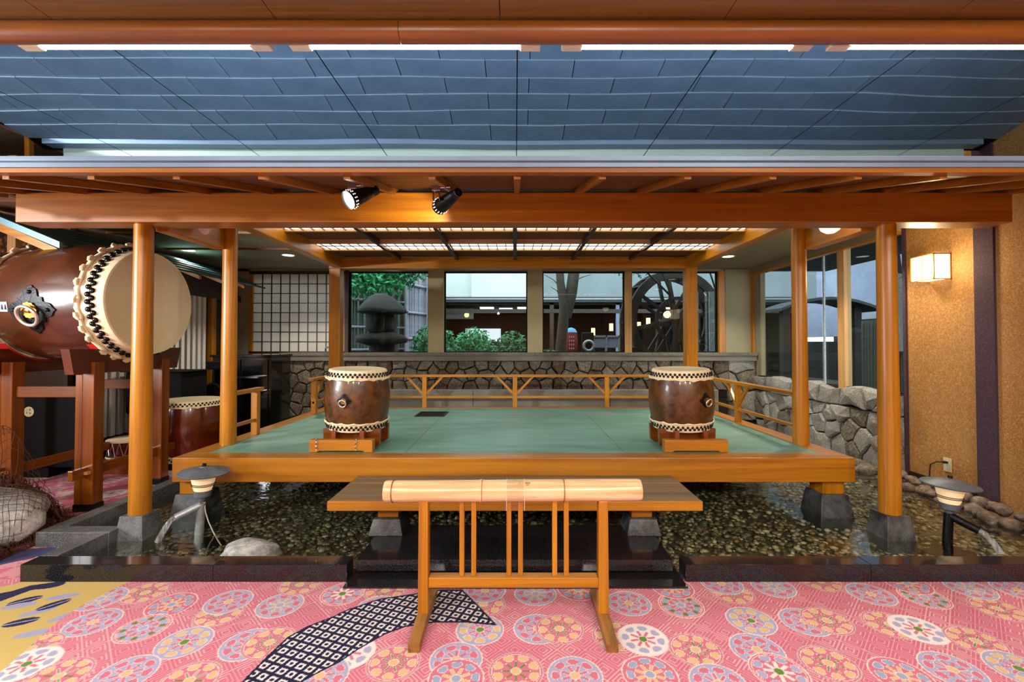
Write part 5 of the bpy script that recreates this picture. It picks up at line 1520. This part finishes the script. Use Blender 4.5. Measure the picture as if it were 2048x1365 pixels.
# ------------------------------------------------------------------ fishing net over a boulder
rock('boulder', 'grey-white boulder under the fishing net by the kerb', (-3.72, 3.22, 0.13), (0.36, 0.22, 0.21), 'boulder', 17)
def net_h(x, y):
    e = ((x + 3.72) / 0.42) ** 2 + ((y - 3.22) / 0.27) ** 2
    h = 0.13 + 0.25 * math.sqrt(1 - e) if e < 1 else 0.13 * math.exp(-(e - 1) * 2.5)
    hl = 0.72 * math.exp(-(((x + 4.12) / 0.30) ** 2 + ((y - 3.66) / 0.19) ** 2))
    he = 0.10 * math.exp(-((y - 2.93) / 0.08) ** 2) * (1 + 0.5 * math.sin(x * 17))
    return max(h, hl, he) + 0.02 + 0.008 * math.sin(x * 31 + y * 13) * math.sin(y * 29)
def build_net():
    rs = np.random.RandomState(6)
    mb = MB(); runs = []
    pitch = 0.042
    X0, X1, Y0, Y1 = -4.65, -3.32, 2.86, 3.74
    def ok(x, y): return X0 < x < X1 and Y0 + 0.05 * math.sin(x * 9) < y < Y1
    def pt(x, y):
        return (x + 0.006 * math.sin(y * 60 + x * 20), y + 0.005 * math.sin(x * 70), net_h(x, y) + rs.uniform(-.002, .002))
    for fam in (1, -1):
        c = (X0 + Y0 if fam == 1 else X0 - Y1)
        end = (X1 + Y1 if fam == 1 else X1 - Y0)
        while c < end:
            run = []
            for i in range(61):
                y = Y0 + (Y1 - Y0) * i / 60; x = c - y if fam == 1 else c + y
                if ok(x, y): run.append(pt(x, y))
                else:
                    if len(run) > 1: runs.append((run, 0.0018))
                    run = []
            if len(run) > 1: runs.append((run, 0.0018))
            c += pitch
    def strand(cx, cy, ax, ay, hz, n, spread):          # bunched folds heaped on the ground
        for k in range(n):
            x = cx + rs.normal(0, ax); y = cy + rs.normal(0, ay)
            if x > -3.31: x = -3.33 - rs.rand() * 0.1
            pts = []; a = rs.uniform(0, 6.28)
            for i in range(9):
                a += rs.normal(0, 0.7); x += math.cos(a) * spread; y += math.sin(a) * spread * 0.7
                e = ((x - cx) / (ax * 2.2)) ** 2 + ((y - cy) / (ay * 2.2)) ** 2
                z = 0.006 + hz * max(0.0, 1 - e) * rs.uniform(0.2, 1.0)
                pts.append((min(x, -3.31), max(y, 2.84), z))
            runs.append((pts, 0.0025))
    strand(-3.62, 2.95, 0.20, 0.045, 0.15, 620, 0.024)
    strand(-4.1, 2.98, 0.2, 0.06, 0.16, 420, 0.024)
    strand(-3.37, 3.22, 0.03, 0.08, 0.24, 130, 0.02)
    strand(-3.95, 3.53, 0.25, 0.05, 0.40, 620, 0.026)
    for r, w_ in runs: mb.path(r, w_, 3, caps=False)
    o = mb.build('fishing_net', M_('net_cord'))
    tag(o, 'brown fishing net draped over the boulder and stand leg', 'fishing net')
build_net()

# ------------------------------------------------------------------ garden outside
g = MB().add([(-14, YB + 0.16, 0.25), (16, YB + 0.16, 0.25), (16, 24, 0.25), (-14, 24, 0.25)], [(0, 1, 2, 3)])
g.add([(XW + 0.15, 1.0, 0.25), (16, 1.0, 0.25), (16, YB + 0.16, 0.25), (XW + 0.15, YB + 0.16, 0.25)], [(0, 1, 2, 3)])
tag(g.build('garden_ground', M_('soil')), 'dark garden soil outside the windows', 'ground', kind='structure')
def foliage(mb, c, r, n, size, rs, shell=0.4):
    for i in range(n):
        v = rs.normal(size=3); v /= np.linalg.norm(v)
        q = (shell + (1 - shell) * rs.rand()) 
        p = Vector((c[0] + v[0] * r[0] * q, c[1] + v[1] * r[1] * q, c[2] + v[2] * r[2] * q))
        a = Vector(rs.normal(size=3)).normalized(); b_ = a.orthogonal().normalized()
        s = size * rs.uniform(.6, 1.3)
        mb.add([p - a * s, p + b_ * s * 0.45 + Vector((0, 0, s * .12)), p + a * s, p - b_ * s * 0.45 + Vector((0, 0, s * .12))], [(0, 1, 2), (0, 2, 3)])
    return mb
rs = np.random.RandomState(77)
def shrub(label, c, r, n, mat, size=0.045, stems=5):
    t = thing('garden_shrub', label, 'shrub', (c[0], c[1], 0.25), group='shrubs behind the garden windows')
    foliage(MB(), c, r, n, size, rs).build('foliage', M_(mat), t)
    mb = MB()
    for k in range(stems):
        mb.path([(c[0] + rs.uniform(-.1, .1), c[1], 0.2), (c[0] + rs.uniform(-.2, .2), c[1] + rs.uniform(-.1, .1), c[2] * 0.7), (c[0] + rs.uniform(-.4, .4) * r[0] * 2, c[1] + rs.uniform(-.2, .2), c[2] + r[2] * 0.7)], [0.014, 0.01, 0.004], 6)
    mb.build('stems', M_('trunk'), t)
shrub('bright green shrub beside the stone lantern', (-1.6, 9.0, 1.28), (0.48, 0.35, 0.5), 1900, 'leaf_1')
shrub('green shrub below the white house wall, left of centre', (-0.85, 9.5, 1.25), (0.45, 0.3, 0.5), 1700, 'leaf_1')
shrub('blue-green shrub in the middle of the second window', (-0.05, 9.0, 1.15), (0.5, 0.35, 0.48), 1900, 'leaf_0')
shrub('low leafy shrub at the foot of the tree trunk', (0.62, 8.5, 1.0), (0.3, 0.25, 0.3), 900, 'leaf_0')
# maple behind the lantern
mp = thing('maple_tree', 'green maple crown behind the stone lantern', 'tree', (-2.6, 10.2, 0.25))
for c, r, n in (((-3.0, 9.5, 2.85), (1.0, 0.4, 0.6), 2800), ((-2.1, 9.4, 3.05), (0.6, 0.4, 0.42), 1200)):
    foliage(MB(), c, r, n, 0.06, rs, 0.1).build('foliage', M_('leaf_1'), mp)
MB().path([(-2.75, 10.3, 0.2), (-2.7, 10.25, 1.6), (-2.85, 10.1, 2.8), (-2.8, 10.0, 3.6)], [0.09, 0.07, 0.05, 0.02], 10).build('trunk', M_('trunk'), mp, smooth=True)
# leaning tree in third window
tt = thing('garden_tree', 'rough-barked double-stemmed tree in the third window', 'tree', (0.95, 9.0, 0.25))
MB().path([(0.92, 9.0, 0.2), (0.90, 9.0, 1.2), (0.98, 9.0, 2.1), (0.9, 9.0, 2.6), (0.85, 9.0, 3.6)], [0.12, 0.11, 0.10, 0.08, 0.07], 14).build('trunk', M_('trunk'), tt, smooth=True)
MB().path([(1.02, 9.05, 1.9), (1.12, 9.05, 2.4), (1.2, 9.05, 3.0), (1.25, 9.05, 3.8)], [0.10, 0.115, 0.11, 0.09], 14).build('stem', M_('trunk'), tt, smooth=True)
mb = MB()
for a, b_ in (((0.9, 9, 2.5), (0.55, 8.9, 2.75)), ((1.1, 9.05, 2.6), (1.5, 8.95, 2.75)), ((0.9, 9, 2.3), (0.7, 8.9, 2.5))):
    mb.path([a, tuple((p + q) / 2 + 0.03 for p, q in zip(a, b_)), b_], [0.012, 0.008, 0.004], 6)
mb.build('twigs', M_('trunk'), tt)
br_ = thing('branching_tree', 'thin dark branching tree crossing in front of the water wheel', 'tree', (2.9, 8.4, 0.25))
mb = MB()
for pts, r in (([(2.9, 8.4, .2), (2.95, 8.4, 1.6), (2.85, 8.4, 2.4), (2.6, 8.4, 3.0)], .045), ([(2.95, 8.4, 1.4), (3.2, 8.4, 2.2), (3.25, 8.4, 3.1)], .03),
               ([(2.85, 8.4, 2.3), (2.4, 8.4, 2.75), (2.0, 8.4, 3.1)], .02), ([(3.75, 8.3, .2), (3.72, 8.3, 2.2), (3.85, 8.3, 3.0)], .03), ([(3.72, 8.3, 2.2), (3.5, 8.3, 2.9)], .018)):
    mb.path(pts, [r, r * .8, r * .6] + ([r * .4] if len(pts) > 3 else []), 8)
mb.build('trunk', M_('wheel_wood'), br_, smooth=True)
foliage(MB(), (2.2, 8.4, 2.75), (0.5, 0.2, 0.16), 90, 0.045, rs).build('foliage', M_('leaf_2'), br_)

# stone lantern
sl = thing('stone_lantern', 'dark mossy stone lantern with mushroom cap in the first window', 'stone lantern', (-2.58, 8.8, 0.25))
def warp(mb, seed, amp):
    r = np.random.RandomState(seed); ph = r.uniform(-3, 3, (4, 3))
    mb.v = [tuple(np.array(p) + amp * np.array([math.sin(ph[0] @ (np.array(p) * 3)), math.sin(ph[1] @ (np.array(p) * 3)), 0.6 * math.sin(ph[2] @ (np.array(p) * 3))])) for p in mb.v]
    return mb
Ml = Matrix.Translation((-2.58, 8.8, 1.4 - 1.4 * 1.06)) @ Matrix.Scale(1.06, 4)
warp(MB().lathe([(0.30, 1.93), (0.44, 1.95), (0.42, 2.02), (0.32, 2.14), (0.2, 2.25), (0.08, 2.31), (0.001, 2.32)], 32, Ml, close=False), 1, 0.02).build('cap_stone', M_('lantern_stone'), sl, smooth='all')
MB().lathe([(0.44, 1.95), (0.3, 1.93), (0.001, 1.93)], 32, Ml, close=False).build('cap_underside', M_('lantern_stone'), sl)
fb = warp(MB().lathe([(0.2, 1.58), (0.26, 1.64), (0.275, 1.75), (0.25, 1.88), (0.22, 1.94)], 28, Ml), 2, 0.02).build('fire_box', M_('lantern_stone'), sl, smooth='all')
MB().box(-2.56, -2.45, 8.47, 8.56, 1.70, 1.87).build('opening', M_('black_matte'), fb)
warp(MB().lathe([(0.25, 1.36), (0.42, 1.40), (0.46, 1.47), (0.40, 1.55), (0.2, 1.59)], 28, Ml), 3, 0.03).build('platform_stone', M_('lantern_stone'), sl, smooth='all')
warp(MB().lathe([(0.3, 0.32), (0.24, 0.6), (0.2, 1.0), (0.24, 1.38)], 24, Ml), 4, 0.02).build('pedestal', M_('lantern_stone'), sl, smooth='all')

# bamboo fences
def fence(label, p0, p1, z0, z1, pitch, r, mat, rails, railmat, group='bamboo fences in the garden'):
    t = thing('bamboo_fence', label, 'fence', tuple(p0) + (z0,), group=group)
    p0, p1 = Vector(p0), Vector(p1); L = (p1 - p0).length; n = int(L / pitch)
    me = MB().tube((0, 0, 0), (0, 0, z1 - z0), r, n=7).mesh('cane'); me.materials.append(M_(mat))
    off = Vector(LOC[t.name])
    for i in range(n + 1):
        q = p0 + (p1 - p0) * i / n
        inst('cane', me, t, Matrix.Translation(Vector((q.x, q.y, z0)) - off) @ Matrix.Rotation(rs.uniform(-.01, .01), 4, 'Y'))
    d = (p1 - p0).normalized(); nrm = Vector((d.y, -d.x)); nrm = nrm if nrm.y < 0 else -nrm
    for z in rails:
        a = p0 + nrm * (r + 0.02); b_ = p1 + nrm * (r + 0.02)
        MB().tube((a.x, a.y, z), (b_.x, b_.y, z), 0.03, n=10).build('rail', M_(railmat), t, smooth=True)
fence('dark bamboo fence behind the stone lantern', (-4.2, 9.3), (-2.55, 10.9), 0.25, 3.4, 0.075, 0.03, 'bamboo_dark', (1.25, 1.75, 2.35, 3.0), 'bamboo_pale')
fence('pale bamboo fence panel right of the stone lantern', (-2.5, 10.4), (-2.15, 11.4), 0.25, 3.5, 0.06, 0.028, 'bamboo_pale', (1.5, 2.1, 2.75), 'bamboo_pale')
po_ = tag(MB().box(-2.14, -2.04, 11.0, 11.1, 0.25, 3.4).build('fence_post', M_('bamboo_pale')), 'square pale post ending the bamboo fence panel', 'post')
fence('grey bamboo fence seen through the side window', (6.6, 3.6), (7.2, 9.4), 0.25, 1.85, 0.09, 0.035, 'bamboo_dark', (0.7, 1.7), 'bamboo_dark')

tag(MB().box(-9, -2.75, 12.0, 12.2, 0.25, 6.0).build('fence_backing', M_('leaf_2')), 'dark green backing added behind the bamboo fence to hide the sky', 'wall', kind='structure')  # added backing, keeps bright sky from showing between the canes
# house across the garden
hs = thing('house', 'pale house across the garden with a dark glazed ground floor', 'house', (2, 14, 0.25))
MB().box(-1.4, 0.6, 14.6, 15.0, 2.75, 9.0).build('upper_wall', M_('building_wall'), hs)
MB().box(0.6, 9.7, 14.6, 15.0, 2.75, 9.0).build('upper_wall', M_('building_grey'), hs)
MB().box(-4.4, -1.4, 15.05, 15.4, 2.2, 7.5).build('upper_wall', M_('building_wall'), hs)
MB().box(-2.6, 8.6, 13.6, 14.7, 2.62, 2.78).build('eave', M_('eave_dark'), hs)
MB().box(-2.6, 8.6, 13.58, 13.62, 2.70, 2.74).build('gutter', M_('galvanised'), hs)
MB().box(-2.6, 8.6, 17.6, 17.7, 0.25, 2.7).build('rear_wall', M_('dark_room'), hs)
MB().box(-2.7, -2.6, 13.7, 17.7, 0.25, 2.7).build('side_wall', M_('dark_room'), hs)
MB().box(8.5, 8.6, 13.7, 17.7, 0.25, 2.7).build('side_wall', M_('dark_room'), hs)
MB().box(-2.6, 8.6, 13.7, 17.7, 0.2, 0.28).build('room_floor', M_('dark_room'), hs)
MB().box(-2.6, 8.6, 13.7, 17.7, 2.55, 2.62).build('room_ceiling', M_('dark_room'), hs)
for x, w_, m_ in ((-2.55, 0.1, 'dark_wood_Z'), (1.05, 0.12, 'dark_wood_Z'), (3.05, 0.1, 'slate_box'), (4.25, 0.14, 'wheel_wood'), (5.4, 0.12, 'dark_wood_Z'), (7.0, 0.12, 'dark_wood_Z')):
    MB().box(x, x + w_, 13.7, 13.8, 0.25, 2.62).build('post', M_(m_), hs)
MB().box(-2.6, 8.6, 13.68, 13.76, 2.3, 2.42).build('lintel', M_('dark_wood_X'), hs)
MB().box(-1.9, -0.55, 17.5, 17.55, 1.45, 1.95).build('bright_window', M_('screen_glow'), hs)
MB().box(-2.3, 0.3, 13.9, 13.95, 0.25, 1.0).build('low_panel', M_('slate_box'), hs)
for i, (x, y) in enumerate(((-0.9, 14.6), (-0.3, 15.0), (0.3, 14.6), (-0.5, 15.6), (0.2, 15.6), (4.9, 14.8))):
    MB().box(x - 0.22, x + 0.22, y - 0.1, y + 0.1, 2.50, 2.545).build('ceiling_panel_light', M_('coffer_light'), hs)
def pend(label, x, y, z, r):
    t = thing('hanging_lamp', label, 'lamp', (x, y, z), group='lamps hanging in the far house')
    MB().ico((x, y, z), r, 2).build('globe', M_('lamp_glow_warm'), t, smooth='all')
    MB().tube((x, y, z + r), (x, y, 2.54), 0.006, n=6).build('cord', M_('black_matte'), t)
pend('round lamp glowing in the far house, second window', -1.52, 14.3, 2.28, 0.08)
pend('round lamp glowing in the far house, beside the tree trunk', 1.5, 14.3, 2.28, 0.07)
def reflection_box(label, x, y, z):  # glowing boxes built in place of lobby lamps reflected in the glass
    t = thing('lamp_reflection', label, 'lamp', (x, y, z), group='glowing boxes standing in for lamps reflected in the windows')
    MB().box(x - 0.055, x + 0.055, y - 0.05, y, z - 0.11, z + 0.11).build('shade', M_('lamp_glow_warm'), t)
    MB().box(x - 0.065, x + 0.065, y - 0.055, y + 0.005, z + 0.11, z + 0.125).build('cap', M_('dark_wood_X'), t)
    MB().box(x - 0.065, x + 0.065, y - 0.055, y + 0.005, z - 0.125, z - 0.11).build('base', M_('dark_wood_X'), t)
for i, (px, py) in enumerate(((1186, 664), (1222, 655), (1277, 652), (1296, 644), (1358, 644))):
    p = P(px, py, 13.66)
    reflection_box('small glowing box standing in for a reflected lobby lamp, %s from the left' % ('first', 'second', 'third', 'fourth', 'fifth')[i], p.x, 13.66, p.z)

# water wheel
ww = thing('water_wheel', 'large dark wooden water wheel in the rightmost back window', 'water wheel', (3.05, 8.95, 0.3))
wc = Vector((3.08, 8.95, 1.83)); RW = 0.99
Mw = Matrix.Translation(wc) @ Matrix.Rotation(math.radians(9), 4, 'Z') @ Matrix.Rotation(PI / 2, 4, 'X')
for zo in (-0.2, 0.2):
    mb = MB()
    mb.lathe([(RW - 0.17, zo - 0.03), (RW, zo - 0.03), (RW, zo + 0.03), (RW - 0.17, zo + 0.03), (RW - 0.17, zo - 0.03)], 48, Mw, close=False)
    mb.build('rim', M_('wheel_wood'), ww)
    for k in range(8):
        a = 2 * PI * k / 8 + 0.2
        MB().bar(Mw @ Vector((0.06 * math.cos(a), 0.06 * math.sin(a), zo)), Mw @ Vector(((RW - 0.16) * math.cos(a), (RW - 0.16) * math.sin(a), zo)), 0.06, 0.05, up=(Mw.to_3x3() @ Vector((0, 0, 1)))).build('spoke', M_('wheel_wood'), ww)
for k in range(24):
    a = 2 * PI * k / 24
    MB().bar(Mw @ Vector((RW * 0.92 * math.cos(a), RW * 0.92 * math.sin(a), -0.17)), Mw @ Vector((RW * 0.92 * math.cos(a), RW * 0.92 * math.sin(a), 0.17)), 0.02, 0.16, up=(Mw.to_3x3() @ Vector((math.cos(a + .5), math.sin(a + .5), 0)))).build('paddle', M_('wheel_wood'), ww)
MB().lathe([(0.13, -0.3), (0.13, 0.3)], 20, Mw).build('hub', M_('wheel_wood'), ww, smooth=True)
MB().lathe([(0.40, 0.22), (0.46, 0.22), (0.46, 0.26), (0.40, 0.26), (0.40, 0.22)], 32, Mw, close=False).build('inner_ring', M_('wheel_wood'), ww)
for s in (-1, 1):
    c0 = Mw @ Vector((0, 0, s * 0.32))
    MB().bar((c0.x - 0.35, c0.y, 0.25), (c0.x, c0.y, 1.85), 0.09, 0.09, up=(0, 1, 0)).build('trestle_leg', M_('wheel_wood'), ww)
    MB().bar((c0.x + 0.35, c0.y, 0.25), (c0.x, c0.y, 1.85), 0.09, 0.09, up=(0, 1, 0)).build('trestle_leg', M_('wheel_wood'), ww)

# things standing outside the third window
rg = thing('red_keg', 'red straw-wrapped keg with pale markings beyond the tree', 'keg', (1.15, 9.5, 0.6))
Mk = Matrix.Translation((1.17, 9.5, 0))
MB().lathe([(0.11, 1.22), (0.135, 1.3), (0.14, 1.45), (0.125, 1.62)], 24, Mk).build('body', M_('sign_red'), rg, smooth=True)
MB().lathe([(0.13, 1.62), (0.09, 1.69), (0.02, 1.72)], 16, Mk).build('blue_wrap', M_('sign_blue'), rg, smooth=True)
MB().lathe([(0.2, 0.25), (0.16, 1.22)], 16, Mk).build('stump', M_('trunk'), rg, smooth=True)
mb = MB()
for zz in (1.30, 1.38, 1.46, 1.54):
    for a in (-1.9, -1.6, -1.3):
        c_ = Mk @ Vector((0.143 * math.cos(a), 0.143 * math.sin(a), zz)); mb.box(c_.x - 0.012, c_.x + 0.012, c_.y - 0.004, c_.y, c_.z - 0.022, c_.z - 0.014); mb.box(c_.x - 0.003, c_.x + 0.003, c_.y - 0.004, c_.y, c_.z - 0.03, c_.z + 0.01)
mb.build('markings', M_('white_paint'), rg)
sg = thing('grey_reel', 'dark reel with grey ring beside the red keg', 'reel', (1.5, 9.4, 0.5))
MB().torus(0.1, 0.03, 28, 10, Matrix.Translation((1.52, 9.4, 1.34)) @ Matrix.Rotation(PI / 2, 4, 'X')).build('ring', M_('galvanised'), sg, smooth='all')
MB().box(1.40, 1.64, 9.45, 9.6, 0.25, 1.62).build('body', M_('black_matte'), sg, 0.02)
bx = thing('slate_bench', 'blue-grey slatted bench back beyond the third window', 'bench', (2.0, 9.6, 0.3))
MB().box(1.66, 2.2, 9.6, 9.64, 1.30, 1.52).build('back_panel', M_('slate_box'), bx)
MB().box(1.64, 2.22, 9.57, 9.66, 1.52, 1.56).build('top_rail', M_('galvanised'), bx)
for x in (1.64, 1.91, 2.18):
    MB().box(x, x + 0.03, 9.57, 9.66, 0.25, 1.56).build('leg', M_('galvanised'), bx)
tag(MB().box(XW + 0.2, 6.3, 3.0, 9.2, 2.85, 2.95).build('shade_canopy', M_('eave_dark')), 'dark canopy roof added to shade the side garden', 'canopy', kind='structure')  # roof added only to darken the garden behind the side window
# beyond the side window
h2 = thing('side_house', 'white-barred house front seen through the side window', 'house', (9, 8, 0.25))
MB().box(10.5, 10.7, 0.0, 20.0, 1.6, 9.0).build('wall', M_('slate_box'), h2)
for y in np.arange(5.0, 12.5, 0.5):
    MB().box(10.4, 10.48, y, y + 0.05, 2.2, 4.2).build('window_bar', M_('slate_box'), h2)
MB().box(10.3, 10.5, 4.0, 14.0, 2.1, 2.22).build('balcony_rail', M_('galvanised'), h2)
MB().box(9.8, 10.5, 4.0, 14.0, 1.45, 1.6).build('eave', M_('eave_dark'), h2)
MB().box(9.9, 10.0, 0.0, 20.0, 0.25, 1.45).build('dark_front', M_('dark_room'), h2)
gt = thing('gate_roof', 'small curved dark roof beyond the side window', 'roof', (6.6, 10.5, 0.25))
for i in range(8):
    a0, a1 = -1 + 2 * i / 8, -1 + 2 * (i + 1) / 8
    zf = lambda a: 2.1 + 0.25 * (1 - a * a)
    MB().hexa([(6.9 + a0 * 1.1, 9.9, zf(a0)), (6.9 + a1 * 1.1, 9.9, zf(a1)), (6.9 + a1 * 1.1, 10.8, zf(a1)), (6.9 + a0 * 1.1, 10.8, zf(a0)),
               (6.9 + a0 * 1.1, 9.9, zf(a0) + 0.06), (6.9 + a1 * 1.1, 9.9, zf(a1) + 0.06), (6.9 + a1 * 1.1, 10.8, zf(a1) + 0.06), (6.9 + a0 * 1.1, 10.8, zf(a0) + 0.06)]).build('roof_sheet', M_('eave_dark'), gt)
for x in (6.1, 7.7):
    MB().box(x - 0.08, x + 0.08, 10.2, 10.36, 0.25, 2.25).build('post', M_('wheel_wood'), gt)
tg = thing('dark_garden_tree', 'dark leaning trunk with black leaves outside the side window', 'tree', (5.7, 6.6, 0.25))
MB().path([(5.9, 6.7, 0.2), (5.75, 6.6, 1.2), (5.5, 6.5, 2.2), (5.3, 6.4, 3.2)], [0.09, 0.075, 0.06, 0.05], 10).build('trunk', M_('wheel_wood'), tg, smooth=True)
MB().path([(5.0, 6.3, 0.2), (5.3, 6.4, 1.0), (5.75, 6.6, 1.8)], [0.05, 0.045, 0.04], 8).build('prop', M_('wheel_wood'), tg, smooth=True)
foliage(MB(), (5.95, 6.2, 1.95), (0.5, 0.4, 0.2), 500, 0.055, rs).build('foliage', M_('leaf_2'), tg)
